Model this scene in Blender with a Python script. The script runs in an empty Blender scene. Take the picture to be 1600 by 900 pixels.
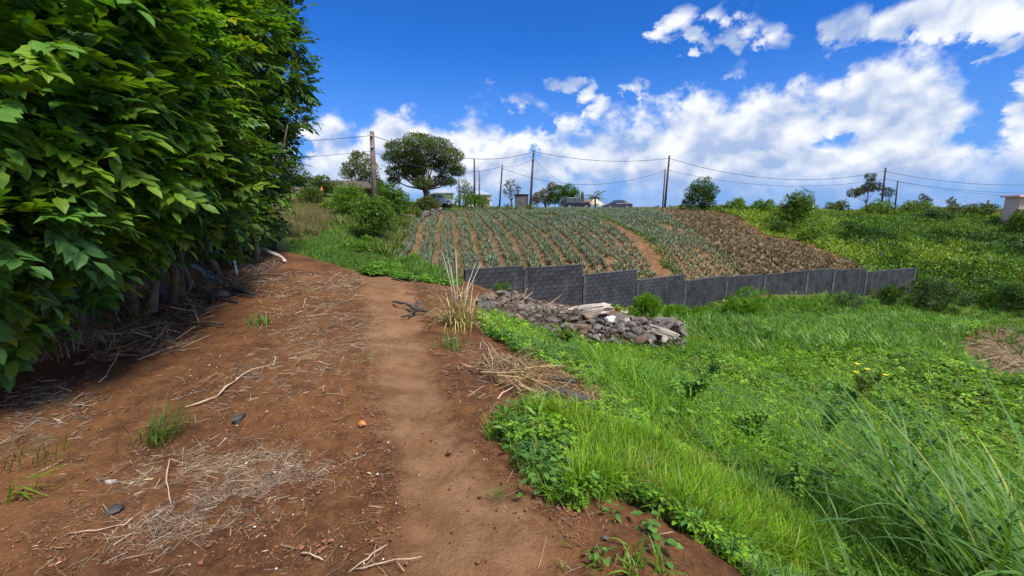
import bpy, math, random
import numpy as np
from math import radians, sin, cos, tan, pi, atan2, sqrt

random.seed(7)
rng = np.random.default_rng(11)
S = bpy.context.scene
COL = S.collection

# ------------------------------------------------------------------ camera
F_PX = 680.0
PITCH = radians(10.66)
EYE = np.array([0.0, 0.0, 1.6])
cam_d = bpy.data.cameras.new("camera")
cam = bpy.data.objects.new("camera", cam_d)
COL.objects.link(cam)
cam.location = (0, 0, 1.6)
cam.rotation_euler = (radians(90) - PITCH, 0, 0)
cam_d.sensor_width = 36.0
cam_d.lens = 36.0 * F_PX / 1600.0
cam_d.clip_start = 0.05
cam_d.clip_end = 20000
S.camera = cam
S.render.resolution_x, S.render.resolution_y = 1024, 576

# ------------------------------------------------------------------ view + sun
S.view_settings.view_transform = 'Standard'
S.view_settings.look = 'None'
S.view_settings.gamma = 1.0
S.view_settings.exposure = 1.62
SUN_VEC = np.array([0.34, -0.42, 0.84]); SUN_VEC /= np.linalg.norm(SUN_VEC)
sun_el = math.asin(SUN_VEC[2]); sun_az = atan2(SUN_VEC[0], SUN_VEC[1])
sd = bpy.data.lights.new("sun", 'SUN')
sd.energy = 2.2
sd.angle = radians(15.0)
sd.color = (1.0, 0.95, 0.86)
sun = bpy.data.objects.new("sun", sd)
COL.objects.link(sun)
from mathutils import Vector, Matrix
sun.rotation_euler = Vector(SUN_VEC).to_track_quat('Z', 'Y').to_euler()


def ray(u, v):
    cx = (u - 800.0) / F_PX
    cy = (450.0 - v) / F_PX
    return np.array([cx, cos(PITCH) + cy * sin(PITCH), -sin(PITCH) + cy * cos(PITCH)])


def W(u, v, Y):
    """Point seen in direction (u, v) at ground distance Y ahead of the viewpoint."""
    d = ray(u, v)
    return EYE + d * (Y / d[1])


def azel(u, v):
    d = ray(u, v)
    return atan2(d[0], d[1]), math.atan2(d[2], sqrt(d[0] ** 2 + d[1] ** 2))


# ------------------------------------------------------------------ node helper
class Nd:
    """Small operator wrapper so shader maths can be written as expressions."""
    def __init__(s, nt, sock): s.nt, s.k = nt, sock
    def _m(s, op, *a, clamp=False):
        n = s.nt.nodes.new('ShaderNodeMath'); n.operation = op; n.use_clamp = clamp
        for i, x in enumerate((s,) + a):
            if isinstance(x, Nd): s.nt.links.new(x.k, n.inputs[i])
            else: n.inputs[i].default_value = x
        return Nd(s.nt, n.outputs[0])
    def __add__(s, o): return s._m('ADD', o)
    def __sub__(s, o): return s._m('SUBTRACT', o)
    def __mul__(s, o): return s._m('MULTIPLY', o)
    def __truediv__(s, o): return s._m('DIVIDE', o)
    def rsub(s, c): return (s * -1.0) + c
    def max(s, o): return s._m('MAXIMUM', o)
    def min(s, o): return s._m('MINIMUM', o)
    def pow(s, o): return s._m('POWER', o)
    def clamp(s): return s._m('ADD', 0.0, clamp=True)
    def smooth(s, a, b, lo=0.0, hi=1.0):
        n = s.nt.nodes.new('ShaderNodeMapRange'); n.interpolation_type = 'SMOOTHSTEP'
        s.nt.links.new(s.k, n.inputs[0])
        for i, x in enumerate((a, b, lo, hi)): n.inputs[i + 1].default_value = x
        return Nd(s.nt, n.outputs[0])


def mixc(nt, f, a, b, mode='MIX'):
    n = nt.nodes.new('ShaderNodeMix'); n.data_type = 'RGBA'; n.blend_type = mode
    for idx, x in ((0, f), (6, a), (7, b)):
        if isinstance(x, Nd): nt.links.new(x.k, n.inputs[idx])
        elif idx == 0: n.inputs[0].default_value = x
        else: n.inputs[idx].default_value = tuple(x) + (1.0,)
    return Nd(nt, n.outputs[2])


def noise(nt, vec, scale, detail=4, rough=0.55, dist=0.0, out=0):
    n = nt.nodes.new('ShaderNodeTexNoise')
    n.inputs['Scale'].default_value = scale; n.inputs['Detail'].default_value = detail
    n.inputs['Roughness'].default_value = rough; n.inputs['Distortion'].default_value = dist
    if vec is not None: nt.links.new(vec.k, n.inputs['Vector'])
    return Nd(nt, n.outputs[out])


def vmath(nt, op, a, b=None):
    n = nt.nodes.new('ShaderNodeVectorMath'); n.operation = op
    for i, x in enumerate((a, b)):
        if x is None: continue
        if isinstance(x, Nd): nt.links.new(x.k, n.inputs[i])
        else: n.inputs[i].default_value = x
    return Nd(nt, n.outputs[0])


# ------------------------------------------------------------------ world: sky and clouds
world = bpy.data.worlds.new("World")
S.world = world
world.use_nodes = True
wt = world.node_tree
wt.nodes.clear()
w_out = wt.nodes.new('ShaderNodeOutputWorld')
bg = wt.nodes.new('ShaderNodeBackground')
SKY_STRENGTH = 0.1
bg.inputs[1].default_value = SKY_STRENGTH
wt.links.new(bg.outputs[0], w_out.inputs[0])
sky = wt.nodes.new('ShaderNodeTexSky')
sky.sky_type = 'NISHITA'; sky.sun_disc = False
sky.sun_elevation = sun_el; sky.sun_rotation = sun_az
sky.air_density = 1.0; sky.dust_density = 0.3; sky.ozone_density = 2.5
tc = wt.nodes.new('ShaderNodeTexCoord')
D = Nd(wt, tc.outputs['Generated'])
sep = wt.nodes.new('ShaderNodeSeparateXYZ'); wt.links.new(D.k, sep.inputs[0])
dx, dy, dz = (Nd(wt, sep.outputs[i]) for i in range(3))
az = dx._m('ARCTAN2', dy)
el = dz._m('ARCTAN2', (dx * dx + dy * dy)._m('SQRT'))
nvec = vmath(wt, 'MULTIPLY', D, (1.0, 1.0, 1.35))
warp = noise(wt, nvec, 5.0, 3, 0.5, out=1)
warp = vmath(wt, 'SUBTRACT', warp, (0.5, 0.5, 0.5))
warp = vmath(wt, 'MULTIPLY', warp, (0.07, 0.07, 0.07))
pvec = vmath(wt, 'ADD', nvec, warp)
big = noise(wt, pvec, 6.5, 9, 0.62)
fine = noise(wt, pvec, 22.0, 7, 0.62)
def puff(vec, scale, detail=2.0):
    n = wt.nodes.new('ShaderNodeTexVoronoi'); n.feature = 'SMOOTH_F1'; n.voronoi_dimensions = '3D'
    n.inputs['Scale'].default_value = scale; n.inputs['Detail'].default_value = detail; n.inputs['Roughness'].default_value = 0.55
    n.inputs['Smoothness'].default_value = 0.35; n.normalize = True
    wt.links.new(vec.k, n.inputs['Vector'])
    return Nd(wt, n.outputs['Distance']).rsub(1.0)


bil = noise(wt, pvec, 11.0, 6, 0.5)
pf_ = puff(pvec, 9.0)
# upper outline of the cloud bank as elevation over azimuth
prof = [(-60, 150), (200, 170), (430, 180), (500, 172), (560, 192), (620, 172), (700, 184), (750, 166), (800, 184), (850, 178),
        (900, 180), (960, 182), (1010, 168), (1060, 160), (1085, 118), (1120, 138), (1160, 142), (1200, 120), (1260, 112),
        (1310, 110), (1345, 78), (1375, 68), (1400, 86), (1440, 84), (1475, 102), (1500, 125), (1520, 185), (1560, 190),
        (1585, 140), (1640, 90)]
pts = [azel(u, v) for u, v in prof]
azw = az + (fine - 0.5) * 0.05
fc = wt.nodes.new('ShaderNodeFloatCurve')
A0, A1 = -1.3, 1.3
E1 = 0.6
cm = fc.mapping
cv = cm.curves[0]
xs = [((a - A0) / (A1 - A0), e / E1) for a, e in pts]
while len(cv.points) > 2: cv.points.remove(cv.points[1])
cv.points[0].location = (0.0, 0.42); cv.points[1].location = (1.0, 0.55)
for x, y in xs:
    if 0.01 < x < 0.99: cv.points.new(x, y)
cm.update()
fx = ((azw - A0) * (1.0 / (A1 - A0))).clamp()
wt.links.new(fx.k, fc.inputs['Value'])
top = Nd(wt, fc.outputs[0]) * E1
side = az._m('ABSOLUTE').smooth(1.15, 1.6).max(el.smooth(0.68, 1.0))          # past the frame the bank turns into broken cloud
bank = ((top - el) * 14.0).min(1.0).max(-1.6)
scattered = (noise(wt, nvec, 2.2, 3, 0.5) - 0.44) * 7.0
Fd = bank
# loose clouds: (u, v, half width px, half height px, tilt, weight)
azb = az + (bil - 0.5) * 0.12 + (fine - 0.5) * 0.06; elb = el + (big - 0.5) * 0.10 + (fine - 0.5) * 0.05
blobs = [(1060, 40, 30, 34, 0.3, 0.85), (1095, 66, 40, 17, -0.5, 0.75), (1140, 78, 24, 20, -0.6, 0.75), (1172, 36, 22, 26, -0.5, 0.35),
         (1192, 60, 18, 14, 0, 0.3), (1120, 20, 18, 9, 0, 0.25), (1330, 45, 60, 36, 0.15, 0.9), (1415, 30, 80, 30, 0.05, 1.0),
         (1520, 12, 100, 34, 0.0, 1.1), (1640, 20, 80, 50, 0.0, 1.0), (880, 128, 30, 12, 0.1, 0.75), (918, 140, 16, 24, -0.3, 0.75),
         (940, 165, 18, 18, -0.6, 0.6), (996, 139, 20, 13, 0, 0.8), (832, 166, 26, 14, -0.2, 0.45), (1162, 115, 18, 12, 0, 0.2),
         (640, 178, 26, 14, 0, 0.4), (1600, 150, 40, 60, 0.0, 0.8)]
for u, v, hw, hh, tilt, wgt in blobs:
    a, e = azel(u, v)
    a2, _ = azel(u + hw, v); _, e2 = azel(u, v - hh)
    ka, ke = 0.95 / max(a2 - a, 1e-3), 0.95 / max(e2 - e, 1e-3)
    da = (azb - a); de = (elb - e)
    ct, st = cos(tilt), sin(tilt)
    p = (da * ct + de * st) * ka; q = (de * ct - da * st) * ke
    r2 = p * p + q * q
    Fd = Fd.max((r2 * -1.0 + 1.0) * wgt)
holes = [(1300, 228, 50, 15, 1.0), (846, 196, 16, 16, 1.2), (745, 232, 60, 12, 0.6), (470, 240, 20, 30, 1.2), (1500, 215, 60, 20, 0.8),
         (820, 240, 26, 20, 1.1), (600, 250, 30, 30, 0.5), (1530, 140, 30, 30, 0.6), (700, 285, 60, 18, 0.9)]
for u, v, hw, hh, wgt in holes:
    a, e = azel(u, v)
    a2, _ = azel(u + hw, v); _, e2 = azel(u, v - hh)
    p = (azb - a) * (1.0 / (a2 - a)); q = (elb - e) * (1.0 / (e2 - e))
    Fd = Fd - ((p * p + q * q) * -1.0 + 1.0).max(0.0) * wgt
Fd = Fd * side.rsub(1.0) + scattered * side
dens = Fd * 0.62 + (big - 0.5) * 1.7 + (pf_ - 0.6) * 1.9 + (fine - 0.5) * 1.3 - 0.10
alpha = dens.smooth(-0.06, 0.58)
bottom = (el + (big - 0.5) * 0.10).smooth(0.005, 0.085)
alpha = alpha * (bottom * 0.80 + 0.20)
# shading: compare density with the density a step towards the light
off = vmath(wt, 'ADD', pvec, (-0.028, -0.01, 0.05))
big2 = noise(wt, off, 6.5, 9, 0.62)
bil2 = noise(wt, off, 11.0, 6, 0.5)
pf2 = puff(vmath(wt, 'ADD', pvec, (-0.010, -0.004, 0.022)), 9.0)
lit = (big - big2) * 2.6 + (pf_ - pf2) * 3.6 + (bil - bil2) * 2.0 + 0.58
thick = dens.smooth(0.35, 1.7)
edge_el = (top - el).smooth(0.0, 0.26)
lit = lit - thick * 0.30 - edge_el * 0.26
lit = lit.clamp()
ccol = mixc(wt, lit, (1.38, 1.78, 2.65), (3.2, 3.3, 3.45))
sk = mixc(wt, 1.0, Nd(wt, sky.outputs[0]), (0.060, 0.238, 0.54), 'MULTIPLY')
hz = el.smooth(-0.02, 0.34).rsub(1.0)
sk = mixc(wt, hz * 0.8, sk, (0.68, 1.32, 2.85))
skyc = mixc(wt, alpha, sk, ccol)
wt.links.new(skyc.k, bg.inputs[0])
try:
    world.cycles.sampling_method = 'MANUAL'; world.cycles.sample_map_resolution = 512
except Exception:
    pass
S.cycles.max_bounces = 6; S.cycles.diffuse_bounces = 4; S.cycles.glossy_bounces = 2
S.cycles.transmission_bounces = 3; S.cycles.transparent_max_bounces = 4
S.cycles.caustics_reflective = False; S.cycles.caustics_refractive = False
try:
    S.cycles.use_denoising = True
except Exception:
    pass


# ------------------------------------------------------------------ object helpers
def tag(o, label=None, cat=None, group=None, kind=None):
    if label: o['label'] = label
    if cat: o['category'] = cat
    if group: o['group'] = group
    if kind: o['kind'] = kind
    return o


def link(name, data, parent=None, loc=None):
    o = bpy.data.objects.new(name, data)
    COL.objects.link(o)
    if parent is not None: o.parent = parent
    if loc is not None: o.location = loc
    return o


def thing(name, label, cat, loc=(0, 0, 0), rz=0.0, group=None):
    o = link(name, None, None, tuple(float(c) for c in loc))
    o.rotation_euler = (0, 0, rz)
    o.empty_display_size = 0.2
    return tag(o, label, cat, group)


def copy_tree(o, parent=None):
    c = o.copy(); COL.objects.link(c)
    if parent is not None: c.parent = parent
    for ch in list(o.children):
        copy_tree(ch, c)
    return c


def make_mesh(name, v, f, mat, col=None, smooth=False):
    v = np.asarray(v, dtype=np.float32).reshape(-1, 3)
    me = bpy.data.meshes.new(name)
    if isinstance(f, np.ndarray):
        n, k = f.shape
        loops = f.astype(np.int32).ravel()
        starts = (np.arange(n) * k).astype(np.int32)
        me.vertices.add(len(v)); me.vertices.foreach_set('co', v.ravel())
        me.loops.add(len(loops)); me.loops.foreach_set('vertex_index', loops)
        me.polygons.add(n); me.polygons.foreach_set('loop_start', starts)
        try: me.polygons.foreach_set('loop_total', np.full(n, k, dtype=np.int32))
        except Exception: pass
        me.update(calc_edges=True)
    else:
        me.from_pydata([tuple(map(float, p)) for p in v], [], [tuple(map(int, q)) for q in f])
        me.update()
    me.polygons.foreach_set('use_smooth', np.full(len(me.polygons), bool(smooth)))
    if col is not None:
        at = me.color_attributes.new('Col', 'FLOAT_COLOR', 'POINT')
        c = np.ones((len(v), 4), dtype=np.float32); c[:, :3] = col
        at.data.foreach_set('color', c.ravel())
    if mat is not None: me.materials.append(mat)
    return me


class Acc:
    """Collects triangles and quads for one mesh."""
    def __init__(s): s.v, s.f, s.c, s.n = [], [], [], 0
    def add(s, v, f, c=None):
        v = np.asarray(v, float).reshape(-1, 3)
        s.v.append(v)
        for q in f:
            q = [int(i) + s.n for i in q]
            if len(q) == 4: s.f.append((q[0], q[1], q[2])); s.f.append((q[0], q[2], q[3]))
            else:
                for i in range(1, len(q) - 1): s.f.append((q[0], q[i], q[i + 1]))
        s.c.append(np.tile(np.array(c if c is not None else (1, 1, 1), float), (len(v), 1)))
        s.n += len(v)
        return s
    def arrays(s): return np.vstack(s.v), np.array(s.f, dtype=np.int64), np.vstack(s.c)
    def mesh(s, name, mat, smooth=False, useCol=False):
        v, f, c = s.arrays()
        return make_mesh(name, v, f, mat, c if useCol else None, smooth)


def box(acc, c, size, rz=0.0, col=None, taper=1.0):
    hx, hy, hz = size[0] / 2, size[1] / 2, size[2] / 2
    P = []
    for z, t in ((-hz, 1.0), (hz, taper)):
        for x, y in ((-hx, -hy), (hx, -hy), (hx, hy), (-hx, hy)):
            P.append((x * t, y * t, z))
    P = np.array(P)
    R = np.array([[cos(rz), -sin(rz), 0], [sin(rz), cos(rz), 0], [0, 0, 1]])
    P = P @ R.T + np.array(c)
    return acc.add(P, [(0, 3, 2, 1), (4, 5, 6, 7), (0, 1, 5, 4), (1, 2, 6, 5), (2, 3, 7, 6), (3, 0, 4, 7)], col)


def tube(acc, pts, radii, n=6, col=None, cap=True):
    pts = np.asarray(pts, float)
    m = len(pts)
    if np.isscalar(radii): radii = [radii] * m
    T = np.gradient(pts, axis=0)
    T /= np.linalg.norm(T, axis=1)[:, None] + 1e-9
    ref = np.array([0, 0, 1.0]) if abs(T[0][2]) < 0.9 else np.array([1.0, 0, 0])
    V = []
    for i in range(m):
        a = np.cross(T[i], ref); a /= np.linalg.norm(a) + 1e-9
        b = np.cross(T[i], a)
        for k in range(n):
            an = 2 * pi * k / n
            V.append(pts[i] + radii[i] * (a * cos(an) + b * sin(an)))
    Fc = []
    for i in range(m - 1):
        for k in range(n):
            k2 = (k + 1) % n
            Fc.append((i * n + k, i * n + k2, (i + 1) * n + k2, (i + 1) * n + k))
    if cap:
        Fc.append(tuple(range(n))[::-1]); Fc.append(tuple((m - 1) * n + k for k in range(n)))
    return acc.add(V, Fc, col)


def cyl(acc, c, r, h, n=12, axis='z', col=None, r2=None):
    r2 = r if r2 is None else r2
    c = np.array(c, float)
    d = {'x': (1, 0, 0), 'y': (0, 1, 0), 'z': (0, 0, 1)}[axis]
    d = np.array(d, float)
    return tube(acc, [c - d * h / 2, c + d * h / 2], [r, r2], n, col)


def scatter(protos, pos, R, scale, tint, pick=None):
    """Merge many transformed copies of small triangle meshes. protos: list of (v, f, c)."""
    N = len(pos)
    if pick is None: pick = rng.integers(0, len(protos), N)
    Vs, Fs, Cs, base = [], [], [], 0
    scale = np.broadcast_to(np.asarray(scale, float).reshape(-1, 1) if np.ndim(scale) <= 1 else scale, (N, 3))
    for k, (pv, pf, pc) in enumerate(protos):
        ix = np.nonzero(pick == k)[0]
        if len(ix) == 0: continue
        sv = pv[None, :, :] * scale[ix][:, None, :]
        v = np.einsum('nij,nkj->nki', R[ix], sv) + pos[ix][:, None, :]
        f = pf[None, :, :] + (np.arange(len(ix)) * len(pv))[:, None, None] + base
        c = pc[None, :, :] * tint[ix][:, None, :]
        Vs.append(v.reshape(-1, 3)); Fs.append(f.reshape(-1, 3)); Cs.append(c.reshape(-1, 3))
        base += len(ix) * len(pv)
    return np.vstack(Vs), np.vstack(Fs), np.vstack(Cs)


def rot_z(a):
    a = np.asarray(a); R = np.zeros((len(a), 3, 3))
    R[:, 0, 0] = np.cos(a); R[:, 0, 1] = -np.sin(a); R[:, 1, 0] = np.sin(a); R[:, 1, 1] = np.cos(a); R[:, 2, 2] = 1
    return R


def rot_from_x(d, roll=None):
    """Matrices whose local +X points along d, local Z roughly up."""
    d = d / (np.linalg.norm(d, axis=1)[:, None] + 1e-9)
    up = np.tile(np.array([0.02, 0.01, 1.0]), (len(d), 1))
    y = np.cross(up, d); y /= np.linalg.norm(y, axis=1)[:, None] + 1e-9
    z = np.cross(d, y)
    if roll is not None:
        c, s = np.cos(roll)[:, None], np.sin(roll)[:, None]
        y, z = y * c + z * s, z * c - y * s
    return np.stack([d, y, z], axis=2)


def rot_tilt(n, amount):
    """Yaw random plus lean by up to amount."""
    a = rng.uniform(0, 2 * pi, n); t = rng.normal(0, amount, n); b = rng.uniform(0, 2 * pi, n)
    ax = np.stack([np.cos(b), np.sin(b), np.zeros(n)], 1)
    K = np.zeros((n, 3, 3))
    K[:, 0, 2] = ax[:, 1]; K[:, 2, 0] = -ax[:, 1]; K[:, 1, 2] = -ax[:, 0]; K[:, 2, 1] = ax[:, 0]
    Rt = np.eye(3)[None] + np.sin(t)[:, None, None] * K + (1 - np.cos(t))[:, None, None] * (K @ K)
    return Rt @ rot_z(a)


# ------------------------------------------------------------------ noise on numpy
_perm = np.random.default_rng(3).permutation(4096)
_val = np.random.default_rng(4).random(4096)


def vnoise(x, y, seed=0):
    xi = np.floor(x).astype(int); yi = np.floor(y).astype(int)
    fx_, fy_ = x - xi, y - yi
    fx_ = fx_ * fx_ * (3 - 2 * fx_); fy_ = fy_ * fy_ * (3 - 2 * fy_)
    def h(a, b): return _val[_perm[(a + _perm[(b + seed * 131) & 4095]) & 4095]]
    return ((h(xi, yi) * (1 - fx_) + h(xi + 1, yi) * fx_) * (1 - fy_) +
            (h(xi, yi + 1) * (1 - fx_) + h(xi + 1, yi + 1) * fx_) * fy_)


def fbm(x, y, scale, octaves=4, seed=0):
    r, a, t = 0, 1.0, 0
    for i in range(octaves):
        r = r + a * vnoise(x * scale * 2 ** i + 13.7 * i, y * scale * 2 ** i - 7.1 * i, seed + i); t += a; a *= 0.5
    return r / t


# ------------------------------------------------------------------ terrain height
ctl = []
for u, v, Y in [(600, 560, 4.43), (600, 470, 7.3), (560, 430, 10.1), (500, 400, 13.5), (500, 350, 24), (450, 300, 40), (480, 375, 18),
                (430, 330, 31), (1000, 700, 3.0), (1200, 750, 4.0), (1200, 900, 2.2), (1400, 900, 2.5), (1400, 750, 4.5), (1200, 650, 6.5),
                (1000, 600, 5.5), (900, 560, 7.5), (800, 500, 9.5), (760, 470, 11), (850, 480, 15.5), (820, 466, 18.8), (910, 481, 20.2),
                (700, 432, 14), (640, 440, 10), (600, 412, 13), (900, 550, 9), (1050, 548, 11), (1100, 505, 17), (993, 484, 22.2),
                (1068, 487, 24.6), (1190, 468, 27.6), (1255, 468, 28.6), (1345, 466, 31), (1420, 466, 33), (1200, 600, 9), (1400, 600, 9),
                (1550, 560, 13), (1590, 520, 18), (1590, 462, 32), (1500, 400, 42), (1500, 350, 58), (1500, 328, 74), (1250, 332, 65),
                (1280, 400, 38), (1420, 500, 20), (1300, 520, 16), (1590, 600, 9), (1590, 345, 56), (1590, 400, 42),
                (1200, 400, 34), (1330, 420, 35), (1100, 345, 46), (1005, 329, 60), (1100, 385, 35), (1150, 430, 29.5), (980, 420, 25.5),
                (650, 380, 28), (622, 405, 21.5), (655, 345, 40), (690, 330, 52), (1000, 380, 31), (1180, 330, 60),
                (590, 345, 32), (560, 320, 40), (700, 318, 62), (600, 312, 52), (1420, 330, 70), (1380, 420, 36)]:
    ctl.append(W(u, v, Y))
for p in [(0, -6, 0), (-1, 0, 0), (-1, 1.8, 0), (0.2, 2.2, 0), (-3, 2, 0), (-3, 5, 0.05), (-6, 4, 0.1), (-10, 4, 0.2), (-6.3, 7, 0.1),
          (-9, 12, 0.35), (-14, 14, 0.8), (-18, 26, 2.0), (-30, 10, 1.0), (-30, 45, 4.2), (0.6, 1.0, -0.02), (0.9, 1.8, -0.03), (1.8, 0, -0.6),
          (5, -4, -1.6), (12, -4, -2.8), (6, 1.5, -1.75), (12, 4, -2.9), (20, 8, -3.7), (-10, -6, 0.1), (-30, -6, 0.5), (30, -6, -4),
          (35, 15, -4.6), (50, 30, -5), (60, 50, -2), (60, 80, 0), (40, 85, 1.0), (20, 80, 1.1), (0, 80, 1.1), (-20, 80, 2), (-20, 60, 2.6),
          (-38, 80, 3.2), (0, 25, -1.73), (0, 30, -0.94), (0, 38, 0.06), (0, 46, 0.72), (0, 58, 1.05), (8, 30, -1.3), (10, 46, 0.55), (5, 68, 1.08),
          (18, 68, 1.05), (30, 68, 1.0), (-4, 68, 1.1), (-2.6, 5.6, 0.0), (-1.8, 8.5, 0.0)]:
    ctl.append(np.array(p, float))
ctl = np.array(ctl)
BX = (-36.0, 66.0); BY = (-8.0, 88.0)


def _phi(r2): return 0.5 * r2 * np.log(r2 + 1e-9)


_K = _phi(((ctl[:, None, :2] - ctl[None, :, :2]) ** 2).sum(-1)) + np.eye(len(ctl)) * 0.35
_P = np.hstack([np.ones((len(ctl), 1)), ctl[:, :2]])
_A = np.block([[_K, _P], [_P.T, np.zeros((3, 3))]])
_sol = np.linalg.solve(_A, np.concatenate([ctl[:, 2], np.zeros(3)]))

ROW_DIR = np.array([-0.149, 1.0]); ROW_DIR /= np.linalg.norm(ROW_DIR)
ROW_N = np.array([ROW_DIR[1], -ROW_DIR[0]])


def H0(x, y):
    x = np.asarray(x, float); y = np.asarray(y, float)
    xc = np.clip(x, *BX); yc = np.clip(y, *BY)
    q = np.stack([xc.ravel(), yc.ravel()], 1)
    out = np.empty(len(q))
    for i in range(0, len(q), 40000):
        s = q[i:i + 40000]
        r2 = ((s[:, None, :] - ctl[None, :, :2]) ** 2).sum(-1)
        out[i:i + 40000] = _phi(r2) @ _sol[:-3] + _sol[-3] + s @ _sol[-2:]
    z = out.reshape(x.shape)
    far = np.sqrt((x - xc) ** 2 + (y - yc) ** 2)
    beyond = far + np.clip(y - 80, 0, None) * 0.3
    return z - 0.10 * np.clip(beyond - 4, 0, None) * (1 / (1 + beyond / 500.0)) - 0.00001 * np.clip(beyond, 0, 2000) ** 1.2


def H(x, y):
    x = np.asarray(x, float); y = np.asarray(y, float)
    z = H0(x, y)
    r = np.sqrt(x * x + y * y)
    z = z + (fbm(x, y, 0.55, 3, 1) - 0.5) * 0.16 * np.clip(r / 6, 0.25, 1.0)
    z = z + (fbm(x, y, 2.6, 4, 5) - 0.5) * 0.055
    return z


def h1(x, y): return float(H(np.array([x]), np.array([y]))[0])


_t = np.exp(np.linspace(math.log(0.6), math.log(160.0), 1600))


def G(u, v):
    """Ground point seen along (u, v)."""
    d = ray(u, v)
    P = EYE[None] + d[None] * _t[:, None]
    below = P[:, 2] < H(P[:, 0], P[:, 1])
    i = int(np.argmax(below)) if below.any() else len(_t) - 1
    return P[i]


def poly(pix): return np.array([G(u, v)[:2] for u, v in pix])


def inside(P, x, y):
    x = np.asarray(x); y = np.asarray(y)
    r = np.zeros(x.shape, bool)
    j = len(P) - 1
    for i in range(len(P)):
        xi, yi, xj, yj = P[i][0], P[i][1], P[j][0], P[j][1]
        c = ((yi > y) != (yj > y)) & (x < (xj - xi) * (y - yi) / (yj - yi + 1e-12) + xi)
        r ^= c
        j = i
    return r


def soft_inside(P, x, y, amp=0.3, scale=0.9, seed=9):
    return inside(P, x + (fbm(x, y, scale, 3, seed) - 0.5) * 2 * amp, y + (fbm(x, y, scale, 3, seed + 5) - 0.5) * 2 * amp)


def sample(P, n, power=1.0, amp=0.0, keep=None):
    """Points inside plan polygon P, denser near the viewpoint (density ~ r^-power)."""
    az_ = np.arctan2(P[:, 0], P[:, 1]); rr = np.hypot(P[:, 0], P[:, 1])
    a0, a1, r0, r1 = az_.min(), az_.max(), max(rr.min() * 0.9, 0.5), rr.max()
    out = []; got = 0
    e = 2.0 - power
    for _ in range(60):
        m = max(n * 2, 1000)
        a = rng.uniform(a0, a1, m); t = rng.random(m)
        r = (r0 ** e + t * (r1 ** e - r0 ** e)) ** (1 / e) if abs(e) > 1e-3 else r0 * (r1 / r0) ** t
        x, y = r * np.sin(a), r * np.cos(a)
        ok = soft_inside(P, x, y, amp) if amp > 0 else inside(P, x, y)
        if keep is not None: ok &= keep(x, y)
        out.append(np.stack([x[ok], y[ok]], 1)); got += ok.sum()
        if got >= n: break
    q = np.vstack(out)[:n]
    return np.column_stack([q, H(q[:, 0], q[:, 1])])
# ------------------------------------------------------------------ materials
def new_mat(name):
    m = bpy.data.materials.new(name); m.use_nodes = True
    nt = m.node_tree
    b = nt.nodes['Principled BSDF']
    return m, nt, b


def objc(nt): return Nd(nt, nt.nodes.new('ShaderNodeTexCoord').outputs['Object'])
def worldc(nt): return Nd(nt, nt.nodes.new('ShaderNodeNewGeometry').outputs['Position'])
def attr(nt, name='Col'):
    n = nt.nodes.new('ShaderNodeAttribute'); n.attribute_name = name
    return Nd(nt, n.outputs['Color'])
def obj_rand(nt): return Nd(nt, nt.nodes.new('ShaderNodeObjectInfo').outputs['Random'])
def bump(nt, b, h, strength=0.5, dist=0.02):
    n = nt.nodes.new('ShaderNodeBump'); n.inputs['Strength'].default_value = strength; n.inputs['Distance'].default_value = dist
    nt.links.new(h.k, n.inputs['Height']); nt.links.new(n.outputs[0], b.inputs['Normal'])


def leaf_mat(name, trans=0.35, rough=0.45, spec=0.4, yellow=(1.5, 1.35, 0.35), blotch=1.2):
    m, nt, b = new_mat(name)
    c = attr(nt)
    n1 = noise(nt, worldc(nt), blotch, 3, 0.5)
    c = mixc(nt, n1.smooth(0.3, 0.75), c, mixc(nt, 1.0, c, (1.22, 1.12, 0.80), 'MULTIPLY'))
    nt.links.new(c.k, b.inputs['Base Color'])
    b.inputs['Roughness'].default_value = rough
    b.inputs['Specular IOR Level'].default_value = spec
    tr = nt.nodes.new('ShaderNodeBsdfTranslucent')
    tcx = mixc(nt, 1.0, c, yellow, 'MULTIPLY')
    nt.links.new(tcx.k, tr.inputs['Color'])
    mx = nt.nodes.new('ShaderNodeMixShader'); mx.inputs[0].default_value = trans
    nt.links.new(b.outputs[0], mx.inputs[1]); nt.links.new(tr.outputs[0], mx.inputs[2])
    nt.links.new(mx.outputs[0], nt.nodes['Material Output'].inputs['Surface'])
    return m


def plain_mat(name, c1, c2, scale=3.0, rough=0.85, bstr=0.4, bscale=None, metallic=0.0, rand=0.0, spec=0.3, streak=0.0):
    m, nt, b = new_mat(name)
    oc = objc(nt)
    n1 = noise(nt, oc, scale, 6, 0.62)
    c = mixc(nt, n1.smooth(0.3, 0.7), c1, c2)
    if rand:
        r = obj_rand(nt)
        v = r * (2 * rand) + (1 - rand)
        n = nt.nodes.new('ShaderNodeVectorMath'); n.operation = 'SCALE'
        nt.links.new(c.k, n.inputs[0]); nt.links.new(v.k, n.inputs['Scale'])
        c = Nd(nt, n.outputs[0])
    if streak:
        ws = noise(nt, vmath(nt, 'MULTIPLY', worldc(nt), (2.6, 2.6, 0.45)), 1.0, 6, 0.65)
        c = mixc(nt, ws.smooth(0.45, 0.72) * streak, c, (0.105, 0.108, 0.112))
        ws2 = noise(nt, worldc(nt), 0.7, 5, 0.6)
        c = mixc(nt, ws2.smooth(0.5, 0.7) * streak, c, (0.018, 0.019, 0.020))
    nt.links.new(c.k, b.inputs['Base Color'])
    b.inputs['Roughness'].default_value = rough; b.inputs['Metallic'].default_value = metallic
    b.inputs['Specular IOR Level'].default_value = spec
    if bstr:
        bump(nt, b, noise(nt, oc, bscale or scale * 6, 5, 0.65), bstr, 0.02)
    return m


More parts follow.
